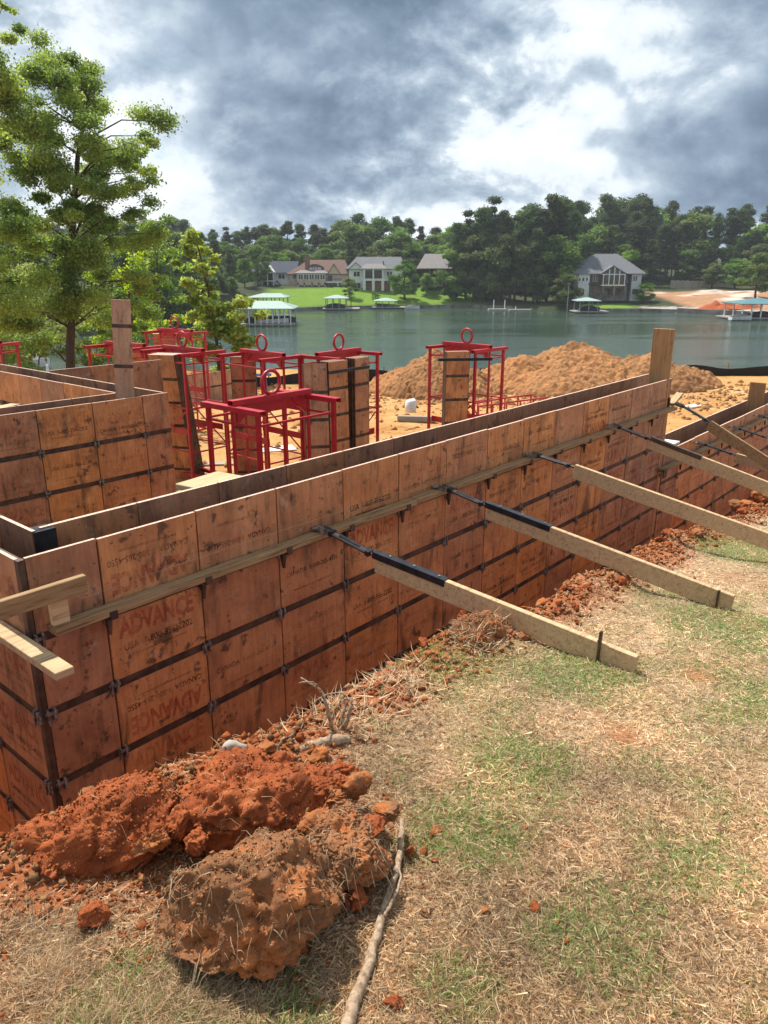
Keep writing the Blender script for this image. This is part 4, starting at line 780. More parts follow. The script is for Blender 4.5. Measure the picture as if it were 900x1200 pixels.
def crumb_field(n, seed, samp, smin, smax):
    g = np.random.default_rng(seed); X, Y = samp(g, n); gr, rd, d = patches(X, Y); keep = (g.random(n) < np.clip(rd * 1.3 + .03, 0, 1)) & (d > -.25); X, Y = X[keep], Y[keep]; m = len(X); z = yard(X, Y)
    s_ = smin + (smax - smin) * g.random(m) ** 3; o = np.array([(1, 0, 0), (0, 1, 0), (-1, 0, 0), (0, -1, 0), (0, 0, 1), (0, 0, -.6)], float); f = np.array([(0, 1, 4), (1, 2, 4), (2, 3, 4), (3, 0, 4), (1, 0, 5), (2, 1, 5), (3, 2, 5), (0, 3, 5)])
    v = (o[None] * (.6 + .8 * g.random((m, 6, 1)))) * s_[:, None, None]; v[:, :, 0] += X[:, None]; v[:, :, 1] += Y[:, None]; v[:, :, 2] += (z + s_ * .3)[:, None]
    ff = (f[None] + (np.arange(m) * 6)[:, None, None]).reshape(-1, 3); mixv = g.random((m, 1)); c = np.where(mixv < .7, (np.array([.40, .115, .035]) * (.6 + .6 * g.random((m, 1)))), np.array([.40, .22, .10]) * (.6 + .6 * g.random((m, 1)))); c = np.repeat(c, 6, 0)
    return np_mesh('soil_crumbs', v.reshape(-1, 3), ff, M['yard'], c)
def samp_near(g, n): 
    X, Y = g.normal(-.35, .55, n), g.normal(1.85, .42, n); return X, Y
def samp_edge(g, n):
    x = g.uniform(-1.3, 9, n); y = EY + .12 - np.abs(g.normal(0, .28, n)); return PX + x * CT - y * ST, PY + x * ST + y * CT
tag(link('soil_crumbs', crumb_field(16000, 1, samp_near, .002, .012)), 'loose red soil crumbs round the big clods', None, None, 'stuff')
tag(link('soil_crumbs', crumb_field(18000, 2, samp_edge, .003, .022)), 'loose soil crumbs along the trench edge', None, None, 'stuff')
# grass blades
def blades(name, n, seed, samp, ln, wd, lift, colf, mat='blade', dens=None, curl=.5):
    g = np.random.default_rng(seed); X, Y = samp(g, n); gr, rd, d = patches(X, Y)
    keep = (d > -.12) & (g.random(n) < dens(gr, rd, d)); X, Y, gr, rd = X[keep], Y[keep], gr[keep], rd[keep]; m = len(X); z = yard(X, Y)
    a = g.uniform(0, 2 * np.pi, m); L = ln[0] + (ln[1] - ln[0]) * g.random(m) ** 1.6; el = lift[0] + (lift[1] - lift[0]) * g.random(m) ** 1.5; w_ = wd * (.6 + .8 * g.random(m)) * (.45 + .22 * np.hypot(X, Y))
    dx, dy = np.cos(a), np.sin(a); px_, py_ = -dy, dx; bend = curl * (g.random(m) - .6); tw0 = (g.random(m) - .5) * .6 * L; V = np.zeros((m, 5, 3))
    for i, (t_, ww) in enumerate(((0, 1), (0, -1), (.55, .8), (.55, -.8), (1, 0))):
        h = L * t_ * np.sin(el) + bend * L * t_ * t_ * .5; hz = L * t_ * np.cos(el)
        tw = tw0 * t_ * t_
        V[:, i, 0] = X + dx * hz + px_ * (w_ * ww * .5 + tw); V[:, i, 1] = Y + dy * hz + py_ * (w_ * ww * .5 + tw); V[:, i, 2] = z + np.maximum(h, .002) + .004 * g.random(m)
    b = (np.arange(m) * 5)[:, None]; F = np.concatenate([b + np.array([[0, 1, 3]]), b + np.array([[0, 3, 2]]), b + np.array([[2, 3, 4]])], 0)
    c = colf(g, m, gr); return tag(link(name, np_mesh(name, V.reshape(-1, 3), F, M[mat], np.repeat(c, 5, 0))), kind='stuff')
def samp_lawn(g, n):
    a = g.uniform(R(-36), R(44), n); rr = 1.0 * np.exp(g.random(n) * math.log(11 / 1.0)); return np.sin(a) * rr, np.cos(a) * rr
def straw(g, m, gr):
    t_ = g.random((m, 1)); c = np.array([.77, .61, .395]) * (1 - t_) + np.array([.49, .325, .185]) * t_; return c * (.5 + .85 * g.random((m, 1)))
def greenc(g, m, gr):
    t_ = g.random((m, 1)); c = np.array([.13, .23, .05]) * (1 - t_) + np.array([.30, .38, .13]) * t_; return c * (.6 + .7 * g.random((m, 1)))
def straw_mat(name, n, seed, samp, ln, wd, dens):
    g = np.random.default_rng(seed); X, Y = samp(g, n); gr, rd, d = patches(X, Y); thin = (fbm(X * 6, Y * 6, 5, 4, 77) + 1) / 2
    keep = (d > -.12) & (g.random(n) < dens(gr, rd, d) * (.35 + .9 * thin)); X, Y = X[keep], Y[keep]; m = len(X); z = yard(X, Y); a = g.uniform(0, 2 * np.pi, m); L = ln[0] + (ln[1] - ln[0]) * g.random(m) ** 2.0; w_ = wd * (.6 + .8 * g.random(m)) * (.35 + .26 * np.hypot(X, Y)); el = .02 + .5 * g.random(m) ** 2
    dx, dy = np.cos(a), np.sin(a); V = np.zeros((m, 4, 3)); k = (g.random(m) - .5) * .5 * L
    for i, (t_, ww) in enumerate(((0, 1), (0, -1), (1, -.35), (1, .35))):
        V[:, i, 0] = X + dx * L * t_ * np.cos(el) - dy * (w_ * ww * .5); V[:, i, 1] = Y + dy * L * t_ * np.cos(el) + dx * (w_ * ww * .5); V[:, i, 2] = z + .001 + .008 * g.random(m) ** 2 + L * t_ * np.sin(el)
    F = np.arange(m * 4).reshape(-1, 4); c = straw(g, m, None); patch = (fbm(X * 2.5, Y * 2.5, 9, 4, 78)[:, None]); c = c * (1 + .45 * patch) 
    return tag(link(name, np_mesh(name, V.reshape(-1, 3), F, M['blade'], np.repeat(c, 4, 0))), kind='stuff')
tag(straw_mat('dry_grass', 520000, 11, samp_lawn, (.012, .052), .0021, lambda gr, rd, d: np.clip(1.05 - rd * .92 - gr * .2, .03, 1)), 'dead straw coloured grass matted over the lawn')
tag(blades('green_grass', 300000, 12, samp_lawn, (.012, .048), .0022, (.2, 1.1), greenc, dens=lambda gr, rd, d: np.clip(gr * 1.15 - rd * .6 - .06, 0, 1)), 'green grass growing back in patches of the lawn')
def tuft(n, seed, cs):
    def s_(g, n):
        k = g.integers(0, len(cs), n); q = np.array(cs)[k]; return q[:, 0] + g.normal(0, 1, n) * q[:, 2], q[:, 1] + g.normal(0, 1, n) * q[:, 3]
    return s_
tag(blades('straw_tuft', 11000, 13, tuft(0, 0, [(-.62, 1.36, .10, .07), (-.56, 1.30, .09, .06), (-.50, 1.45, .06, .04), (-.92, 1.58, .10, .04), (-.42, 1.38, .07, .03), (-.85, 1.45, .05, .04)]), (.025, .085), .0016, (.05, .7), lambda g, m, gr: straw(g, m, gr) * .85, dens=lambda gr, rd, d: np.full(gr.shape, 1.0), curl=-.3), 'long dry straw tuft hanging under the overturned sods')
tag(blades('straw_tuft', 1600, 14, tuft(0, 0, [(.55, 3.98, .10, .07), (.47, 3.62, .06, .05), (-.2, 2.9, .15, .12), (.05, 3.2, .1, .1)]), (.04, .12), .0034, (.1, 1.0), straw, dens=lambda gr, rd, d: np.full(gr.shape, 1.0)), 'dry roots and straw on the trench edge', None, None, 'stuff')
# fallen branch and roots
def gz(X, Y, up=.02): return float(yard(np.array([X]), np.array([Y]))[0]) + up
def groundpath(px, up):
    o = []
    for (a, b), u in zip(px, up):
        P = atz(a, b, -.15)
        for _ in range(4): P = atz(a, b, gz(P.x, P.y, u))
        o.append(P)
    return o
def smooth_path(pts, n, jit, seed):
    g = random.Random(seed); o = []
    for i in range(n + 1):
        u = i / n * (len(pts) - 1); k = min(int(u), len(pts) - 2); t_ = u - k; p = [pts[max(k - 1, 0)], pts[k], pts[k + 1], pts[min(k + 2, len(pts) - 1)]]
        q = .5 * ((2 * p[1]) + (p[2] - p[0]) * t_ + (2 * p[0] - 5 * p[1] + 4 * p[2] - p[3]) * t_ ** 2 + (3 * p[1] - p[0] - 3 * p[2] + p[3]) * t_ ** 3)
        o.append(q + Vector((g.uniform(-jit, jit), g.uniform(-jit, jit), g.uniform(-jit, jit) * .5)))
    return o
t = thing('fallen_branch', 'long bare crooked branch lying on the lawn right of the big clods', 'branch', groundpath([(440, 1100)], [0])[0]); o0 = t.location.copy()
pp = smooth_path(groundpath([(472, 962), (466, 1010), (446, 1080), (432, 1130), (412, 1185), (400, 1235)], [.05, .03, .022, .022, .02, .02]), 26, .003, 1)
mb = MB(); mb.tube([p - o0 for p in pp], [.008 + .010 * i / 26 + random.Random(i).uniform(-.0012, .0016) for i in range(27)], 10); mb.build('stem', M['root'], t, True)
pp = smooth_path(groundpath([(450, 1075), (462, 1050), (470, 1030), (466, 1012)], [.03, .04, .05, .06]), 12, .003, 2)
mb = MB(); mb.tube([p - o0 for p in pp], [.006 - .0003 * i for i in range(13)], 7); mb.build('twig', M['root'], t, True)
def roots(label, base, paths, cat='roots', nm='root_tangle'):
    b = base; t = thing(nm, label, cat, b)
    for i, (pts, r0, r1) in enumerate(paths):
        pp = smooth_path([Vector(p) for p in pts], 14, .004, i + 3); mb = MB(); mb.tube([p - b for p in pp], [r0 + (r1 - r0) * k / 14 for k in range(15)], 7); mb.build('root', M['root'], t, True)
def pz(px, py, z): return tuple(atz(px, py, z))
Bz = -.26
def front(px, py, Y): return tuple(at(px, py, Y))
roots('pale twisted roots sticking up at the trench edge before the wall', Vector(front(392, 868, 2.75)), [
    ([front(392, 872, 2.72), front(386, 840, 2.73), front(377, 812, 2.76), front(352, 794, 2.80)], .011, .004), ([front(377, 812, 2.76), front(366, 800, 2.7), front(350, 800, 2.68)], .006, .002),
    ([front(398, 866, 2.74), front(402, 838, 2.76), front(404, 818, 2.8)], .010, .005), ([front(398, 858, 2.74), front(408, 840, 2.7), front(412, 820, 2.72)], .012, .006),
    ([front(372, 850, 2.78), front(366, 828, 2.8), front(384, 814, 2.82), front(402, 812, 2.8), front(408, 822, 2.8)], .004, .003)])
roots('thin curved root standing up from the red crumbly heap', Vector(front(328, 884, 2.3)), [([front(326, 884, 2.28), front(330, 868, 2.3), front(342, 862, 2.32), front(345, 852, 2.33)], .005, .004)])
mb = MB(); q = smooth_path([Vector(front(352, 878, 2.55)), Vector(front(372, 872, 2.6)), Vector(front(392, 868, 2.62)), Vector(front(411, 866, 2.65))], 10, .004, 9); mb.tube(q, [.012, .018, .022, .02, .024, .022, .026, .024, .022, .018, .010], 9); tag(mb.build('wood_chunk', M['root'], None, True), 'broken grey root chunk lying behind the red heap', 'wood chunk')
mb = MB(); q = smooth_path([Vector(front(262, 876, 2.35)), Vector(front(275, 874, 2.36)), Vector(front(290, 878, 2.36))], 6, .004, 12); mb.tube(q, [.016, .02, .022, .02, .018, .016, .01], 8); tag(mb.build('wood_chunk', M['greywood'], None, True), 'splintered pale wood stub at the top of the red heap', 'wood chunk')
def pad_crumbs(n, seed):
    g = np.random.default_rng(seed); X = np.concatenate([g.uniform(-6, 14, n // 2), g.normal(5, 5, n - n // 2)]); Y = np.concatenate([g.uniform(8, 27, n // 2), g.normal(23.5, 1.3, n - n // 2)]); x, y = to_site(X, Y); k = (y > .8) & (x > .8); X, Y = X[k], Y[k]; m = len(X); z = site_h(X, Y); s_ = .015 + .10 * g.random(m) ** 5
    o = np.array([(1, 0, 0), (0, 1, 0), (-1, 0, 0), (0, -1, 0), (0, 0, 1), (0, 0, -.6)], float); f = np.array([(0, 1, 4), (1, 2, 4), (2, 3, 4), (3, 0, 4), (1, 0, 5), (2, 1, 5), (3, 2, 5), (0, 3, 5)]); v = (o[None] * (.55 + .8 * g.random((m, 6, 1)))) * s_[:, None, None]; v[:, :, 0] += X[:, None]; v[:, :, 1] += Y[:, None]; v[:, :, 2] += z[:, None]
    ff = (f[None] + (np.arange(m) * 6)[:, None, None]).reshape(-1, 3); c = np.array([.44, .23, .10]) * (.5 + .8 * g.random((m, 1))); return np_mesh('soil_crumbs', v.reshape(-1, 3), ff, M['yard'], np.repeat(c, 6, 0))
tag(link('soil_crumbs', pad_crumbs(9000, 9)), 'loose soil lumps scattered over the sandy building pad', None, None, 'stuff')
# ---------------------------------------------------------------- trees
def leaves(blobs, per, size, c0, c1, seed, flat=.75, shell=.55):
    g = np.random.default_rng(seed); V = []; Cc = []
    for (cx, cy, cz, rx, ry, rz), cnt in zip(blobs, per):
        m = int(cnt); d = g.normal(size=(m, 3)); d /= np.linalg.norm(d, axis=1, keepdims=True); rr = (shell + (1 - shell) * g.random((m, 1))) ** .8 * (.6 + .62 * g.random((m, 1)) ** 1.3)
        ctr = np.array([cx, cy, cz]) + d * rr * np.array([rx, ry, rz])
        L = size * (.6 + .8 * g.random((m, 1))); nrm = d * .6 + g.normal(size=(m, 3)) * .6 + np.array([0, 0, .55]); nrm /= np.linalg.norm(nrm, axis=1, keepdims=True)
        t_ = g.normal(size=(m, 3)); t_ -= nrm * (t_ * nrm).sum(1, keepdims=True); t_ /= np.linalg.norm(t_, axis=1, keepdims=True); b = np.cross(nrm, t_)
        V.append(np.stack([ctr - t_ * L * .55, ctr + b * L * .32 - nrm * L * .05, ctr + t_ * L * .6, ctr - b * L * .32 - nrm * L * .05], 1))
        k = np.clip(.5 + .35 * g.normal() + .3 * g.normal(size=(m, 1)), 0, 1); c = np.array(c0) * (1 - k) + np.array(c1) * k; Cc.append(np.repeat(c[:, None, :], 4, 1))
    V = np.concatenate(V).reshape(-1, 3); Cc = np.concatenate(Cc).reshape(-1, 3); F = np.arange(len(V)).reshape(-1, 4); return V, F, Cc
def variant(kind, seed):
    g = random.Random(seed); bl = []; H = 20.0; limbs = []
    if kind == 'broad':
        H = 15
        for k in range(34):
            u = g.random(); z = 2.6 + u * 11; ra = 4.6 * math.sin(math.pi * min(1, (u * .86 + .16))) ** .7; a = g.uniform(0, 6.28); q = ra * math.sqrt(g.random()); r_ = g.uniform(.8, 1.9); bl.append((q * math.cos(a), q * math.sin(a), z, r_ * 1.15, r_ * 1.15, r_ * .8)); limbs.append(bl[-1])
        sz, per, c0, c1 = .50, 210, (.075, .125, .028), (.19, .27, .070)
    elif kind == 'pine':
        H = 24
        for k in range(52):
            u = g.random() ** .8; z = 6.0 + u * 17; ra = 4.2 * (1 - u) ** .55 + .5; a = g.uniform(0, 6.28); q = ra * g.uniform(.15, 1); r_ = g.uniform(.8, 1.6); bl.append((q * math.cos(a), q * math.sin(a), z + .1 * q, r_ * 1.3, r_ * 1.3, r_ * .75)); limbs.append(bl[-1])
        sz, per, c0, c1 = .46, 190, (.045, .075, .028), (.105, .15, .055)
    else:  # dense
        H = 22
        for k in range(46):
            u = g.random(); z = 1.6 + u * 20; ra = 3.7 * (1 - u) ** .55 * (.55 + .45 * math.sin(min(1, u * 4 + .4) * 1.57)); a = g.uniform(0, 6.28); q = ra * g.uniform(.4, 1); r_ = g.uniform(1.0, 1.7); bl.append((q * math.cos(a), q * math.sin(a), z, r_ * 1.15, r_ * 1.15, r_ * .75)); limbs.append(bl[-1])
        sz, per, c0, c1 = .48, 200, (.042, .066, .024), (.11, .145, .055)
    V, F, Cc = leaves(bl, [per] * len(bl), sz, c0, c1, seed); cm_ = np_mesh('crown', V, F, M['farleaf'], Cc)
    mb = MB(); n = 7; top = H * .93; mb.tube([(.10 * math.sin(i * 1.3 + seed), .10 * math.cos(i * 1.7 + seed), -1 + (top + 1) * i / n) for i in range(n + 1)], [.34 * (1 - .82 * i / n) for i in range(n + 1)], 7)
    for b in limbs[::2]: z0 = max(1.5, b[2] - .45 * math.hypot(b[0], b[1]) - .6); mb.tube([(0, 0, z0), (b[0] * .5, b[1] * .5, z0 + (b[2] - z0) * .4), (b[0], b[1], b[2])], [.11, .07, .03], 5)
    return H, cm_, mb.mesh('trunk', M['bark'], True)
VAR = {k: [variant(k, s_ + 100 * i) for s_ in range(n)] for i, (k, n) in enumerate((('broad', 5), ('pine', 4), ('dense', 3)))}
def tree(kind, i, x, y, ztop, label, group, wide=1.0, name=None):
    H, c, tr = VAR[kind][i % len(VAR[kind])]; zb = float(ground(np.array([x]), np.array([y]))[0]); s_ = max(.15, (ztop - zb) / H)
    t = thing(name or {'broad': 'broadleaf_tree', 'pine': 'pine_tree', 'dense': 'evergreen_tree'}[kind], label, 'tree', (x, y, zb), rnd.uniform(0, 6.28), group)
    t.scale = (s_ * wide, s_ * wide, s_); link('trunk', tr, t); link('crown', c, t); return t
SKY = [(-160, 262), (180, 252), (215, 257), (240, 264), (300, 264), (345, 260), (400, 262), (412, 246), (435, 262), (462, 246), (490, 262), (530, 258), (560, 250), (600, 250), (640, 232), (690, 226), (720, 220), (765, 224), (800, 236), (830, 250), (862, 240), (900, 248), (1060, 245)]
def skyl(px):
    for (a, b), (c, d) in zip(SKY, SKY[1:]):
        if px <= c: return b + (d - b) * (px - a) / (c - a)
    return SKY[-1][1]
g = random.Random(31)
LB = {'pine': 'tall dark pine ', 'broad': 'green broadleaf tree ', 'dense': 'dark evergreen '}
GP = 'forest trees behind the far houses'
def where(px, row):
    w_ = next(n for e, n in ((150, 'at the far left of the shore'), (290, 'left of the dark blue roofed house'), (345, 'behind the dark blue roofed house'), (408, 'behind the brown-roofed house'), (480, 'behind the white two-storey house'), (530, 'behind the dark-porched house'), (600, 'behind the left half of the wooded point'), (672, 'behind the right half of the wooded point'), (752, 'behind the gabled house'), (860, 'behind the red soil lot'), (2000, 'at the far right beyond the red soil lot')) if px < e)
    return ('on the skyline ', 'just under the skyline ', 'in the middle row ', 'in the front row ')[row] + w_
for row, (Y0, step, drop, wts) in enumerate(((300, 13, 0, 'pbdbp'), (284, 14, 11, 'pbdbb'), (268, 14, 22, 'bbdb'), (256, 17, 38, 'bbbd'))):
    px = -130 + g.uniform(0, 10)
    while px < 1010:
        if px > 640 and row < 1 and g.random() < .30: px += step; continue
        Y = Y0 + g.uniform(-6, 6); k = {'p': 'pine', 'd': 'dense', 'b': 'broad'}[g.choice(wts)]; py = skyl(px) + drop * g.uniform(.7, 1.4) + g.uniform(-5, 9) * (2.0 if px > 620 else 1); k = g.choice(['pine', 'pine', k]) if px > 620 and row < 3 else k; a = at(px, py, Y)
        if Y0 < 270 and px > 690: py += 12
        if not (Y0 == 256 and 770 < px < 860):
            tree(k, g.randrange(9), a.x, Y, at(px, py, Y).z, LB[k] + where(px, row), GP, g.uniform(.9, 1.25) * (1.3 if k == 'broad' else (1.3 if px < 640 else 1.0) if k == 'pine' else 1.2))
        px += step * g.uniform(.7, 1.35)
gp = 'pines on the wooded point between the lawns'
for px, py, Y, k in ((536, 262, 229, 'dense'), (549, 247, 232, 'dense'), (566, 240, 228, 'pine'), (580, 231, 230, 'dense'), (592, 246, 226, 'dense'), (558, 270, 227, 'broad'), (572, 268, 225, 'dense'), (608, 252, 224, 'dense'), (622, 240, 222, 'pine'), (636, 244, 220, 'dense'), (648, 229, 224, 'dense'), (662, 231, 226, 'pine'), (672, 246, 222, 'dense'), (602, 268, 221, 'broad'), (630, 268, 217, 'dense'), (655, 270, 218, 'broad'), (588, 272, 223, 'broad'), (533, 285, 228, 'broad'), (668, 275, 219, 'dense')):
    a = at(px, py, Y); tree(k, g.randrange(9), a.x, Y, a.z, {'dense': 'dense dark evergreen on the wooded point between the two lawns', 'pine': 'bare-trunked pine on the wooded point between the two lawns', 'broad': 'lighter leafy tree on the wooded point between the two lawns'}[k].replace('between the two lawns', ('at its left end by the bright lawn' if px < 556 else 'left of its middle' if px < 590 else 'above the floating docks' if px < 625 else 'right of its middle' if px < 658 else 'at its right end') + (', low down' if Y < 225 else '')), gp, 1.1)
for px, py, Y, k, lab, wd in ((474, 302, 226, 'broad', 'round green tree alone on the bright lawn right of the gazebo', 1.25), (409, 324, 224, 'broad', 'small round tree on the lawn before the white house', 1.3), (500, 318, 233, 'broad', 'leafy shrub tree left of the dark-porched house', 1.3), (533, 318, 231, 'dense', 'small tree at the right end of the bright lawn', 1.3), (756, 328, 212, 'broad', 'bushy tree beside the right end of the gabled house', 1.7), (740, 288, 240, 'broad', 'tall leafy tree behind the right end of the gabled house', 1.1), (666, 318, 206, 'broad', 'shrubby tree left of the gabled house', 1.4), (838, 306, 246, 'broad', 'dark rounded tree behind the red soil lot, left one', 1.6), (866, 300, 242, 'broad', 'dark rounded tree behind the red soil lot, right one', 1.6), (893, 292, 205, 'broad', 'yellow-green tree at the right picture edge across the water', 1.2), (440, 345, 224, 'broad', 'low shrub by the wall of the bright lawn', 1.8)):
    a = at(px, py, Y); tree(k, g.randrange(9), a.x, Y, a.z, lab, None, wd)
gp = 'trees along the left shore'
for px, py, Y, k in ((300, 285, 232, 'broad'), (285, 300, 222, 'broad'), (268, 292, 212, 'dense'), (250, 280, 205, 'dense'), (236, 300, 196, 'broad'), (222, 272, 190, 'pine'), (208, 284, 180, 'dense'), (196, 262, 170, 'broad'), (182, 254, 160, 'broad'), (168, 270, 150, 'broad'), (150, 262, 142, 'dense'), (128, 268, 150, 'broad'), (100, 262, 140, 'broad'), (70, 270, 132, 'dense'), (40, 262, 140, 'broad'), (10, 258, 128, 'broad'), (-20, 262, 135, 'broad'), (-60, 255, 130, 'dense'), (270, 322, 208, 'broad'), (245, 325, 196, 'broad'), (212, 325, 172, 'broad'), (188, 320, 150, 'broad'), (310, 312, 238, 'broad')):
    a = at(px, py, Y); tree(k, g.randrange(9), a.x, Y, a.z, {'broad': 'leafy tree on the left lake shore ', 'dense': 'dark evergreen on the left lake shore ', 'pine': 'slim pine on the left lake shore '}[k] + next(n for e, n in ((20, 'behind the tree cut by the frame'), (80, 'left of the tall bare trunk'), (135, 'right of the tall bare trunk'), (185, 'above the filler panel'), (215, 'above the farthest rack'), (240, 'just left of the young bright tree'), (262, 'behind the young bright tree'), (290, 'right of the young bright tree'), (900, 'left of the dark blue roofed house')) if px < e) + (', lower one' if py > 305 else ''), gp, 1.15)
# near trees, built leaf by leaf
def near_tree(name, label, base, trunk, tr_r, blobs, Y, depth, n, size, c0, c1, seed, limbs=True):
    g = random.Random(seed); zb = base[2]; t = thing(name, label, 'tree', base); o = Vector(base); bl = []; per = []
    for px, py, rp in blobs:
        yy = Y + g.uniform(-depth, depth); c = at(px, py, yy) - o; r_ = rp * yy / FPX
        for k in range(4): a = Vector((g.gauss(0, .62), g.gauss(0, .62), g.gauss(0, .48))) * r_; q = r_ * g.uniform(.42, .80); bl.append((c.x + a.x, c.y + a.y, c.z + a.z, q, q, q * .6)); per.append(n * (rp / 40.0) ** 2 / 4 * g.uniform(.6, 1.4))
    V, F, Cc = leaves(bl, per, size, c0, c1, seed, shell=.25); mb = MB()
    tp = smooth_path([Vector(at(px, py, Y)) - o for px, py in trunk], 16, .02, seed); tp[0].z -= .5; mb.tube(tp, [tr_r * (1 - .72 * i / 16) for i in range(17)], 10)
    if limbs:
        for b in bl[::3]:
            e = Vector(b[:3]); cand = [p for p in tp if p.z < e.z - .25 * (e - p).length] or [tp[3]]; s0 = min(cand, key=lambda p: (p - e).length); mid = s0.lerp(e, .5) + Vector((0, 0, .12 * (e - s0).length)); mb.tube([s0, mid, e], [tr_r * .22, tr_r * .13, tr_r * .05], 5)
    mb.build('trunk', M['bark'], t, True); link('crown', np_mesh('crown', V, F, M['leaf'], Cc), t); return t
G0, G1 = (.13, .225, .035), (.37, .50, .10)
near_tree('broadleaf_tree', 'tall tree with a straight bare trunk standing at the left against the clouds', tuple(at(82, 440, 36)), [(82, 445), (83, 380), (84, 300), (88, 220), (93, 170), (103, 130)], .22,
          [(75, 112, 30), (108, 178, 28), (62, 205, 30), (108, 222, 26), (92, 250, 24), (40, 62, 22), (140, 185, 22), (95, 300, 26), (175, 185, 12), (82, 70, 30), (48, 92, 34), (108, 92, 24), (20, 100, 30), (20, 140, 38), (62, 138, 34), (112, 128, 30), (150, 145, 30), (172, 160, 18), (128, 165, 30), (20, 185, 36), (58, 188, 28), (150, 190, 26), (168, 215, 18), (28, 235, 36), (130, 228, 34), (160, 250, 22), (60, 262, 34), (18, 285, 40), (118, 275, 34), (152, 290, 28), (70, 312, 34), (25, 335, 42), (120, 325, 36), (160, 325, 22), (172, 345, 15), (48, 370, 36), (110, 362, 34), (148, 365, 26), (20, 390, 36)], 36, 2.8, 7600, .105, G0, G1, 5)
near_tree('broadleaf_tree', 'leafy tree at the left picture edge, its crown cut by the frame', tuple(at(-45, 440, 31)), [(-45, 450), (-44, 350), (-40, 250), (-30, 150)], .24,
          [(-10, 75, 34), (-40, 110, 50), (5, 130, 30), (-20, 180, 50), (-50, 240, 50), (0, 250, 40), (-30, 310, 50), (5, 350, 35), (-20, 400, 40), (8, 8, 10)], 31, 1.8, 4200, .11, G0, G1, 6)
near_tree('broadleaf_tree', 'low bright leafy tree right of the tall trunk behind the filler panel', tuple(at(150, 440, 46)), [(150, 440), (152, 390), (150, 330)], .16,
          [(140, 320, 28), (165, 345, 24), (125, 360, 26), (150, 385, 30), (178, 372, 16), (110, 395, 24), (135, 412, 24), (172, 300, 16)], 46, 2.0, 2600, .16, (.15, .23, .03), (.40, .50, .08), 7)
near_tree('broadleaf_tree', 'low leafy tree left of the tall trunk over the dock', tuple(at(35, 440, 48)), [(35, 440), (36, 390), (30, 320)], .15,
          [(20, 330, 32), (55, 350, 26), (15, 375, 30), (50, 392, 26), (75, 372, 18), (-10, 350, 30), (5, 400, 22)], 48, 2.0, 2400, .16, (.13, .21, .03), (.36, .46, .08), 9)
near_tree('young_tree', 'young bright green tree rising behind the racks at the water edge', tuple(at(257, 458, 27)), [(257, 458), (254, 400), (246, 350), (234, 300), (228, 276)], .06,
          [(228, 282, 13), (216, 297, 12), (241, 297, 13), (226, 312, 15), (246, 316, 8), (218, 330, 11), (236, 335, 13), (226, 352, 11), (262, 350, 19), (278, 366, 18), (262, 372, 20), (284, 398, 16), (240, 362, 16), (258, 356, 15), (272, 364, 14), (244, 372, 16), (268, 384, 18), (284, 390, 10), (246, 394, 18), (272, 405, 17), (232, 400, 12), (252, 418, 18), (276, 422, 14), (288, 408, 7)], 27, .8, 3400, .15, (.17, .27, .035), (.42, .54, .09), 8)
near_tree('shrub', 'bright leafy shrub left of the young tree behind the farthest rack', tuple(at(215, 420, 40)), [(215, 422), (212, 400), (206, 385)], .06, [(205, 382, 14), (222, 390, 14), (190, 395, 12), (230, 405, 14), (212, 408, 16)], 40, .8, 1300, .2, (.14, .22, .03), (.36, .44, .08), 10)
near_tree('broadleaf_tree', 'bushy pale green tree filling the bank right of the tall trunk', tuple(at(186, 435, 60)), [(186, 436), (185, 380), (184, 300)], .18,
          [(178, 262, 16), (190, 290, 20), (170, 300, 20), (200, 320, 18), (182, 335, 24), (165, 350, 20), (205, 350, 14), (190, 372, 20), (172, 388, 18)], 60, 2.5, 2400, .2, (.11, .18, .03), (.30, .40, .08), 21)
for i, (px, py, r_) in enumerate(((8, 412, 20), (45, 416, 18), (78, 414, 16), (112, 420, 16), (142, 424, 14), (172, 420, 14))):
    near_tree('shrub', ['leafy shrub at the left picture edge above the forms', 'leafy shrub before the dock left of the tall trunk', 'leafy shrub at the foot of the tall trunk', 'leafy shrub just right of the tall trunk', 'leafy shrub behind the filler panel', 'leafy shrub behind the farthest racks'][i], tuple(at(px, py + 14, 44)), [(px, py + 14), (px + 1, py), (px + 2, py - 24)], .05, [(px, py, r_), (px - 14, py - 8, r_ * .9), (px + 14, py - 6, r_ * .9), (px + 2, py - 22, r_ * .95), (px - 8, py - 38, r_ * .7)], 44, .8, 2200, .18, (.11, .18, .03), (.32, .41, .08), 40 + i)
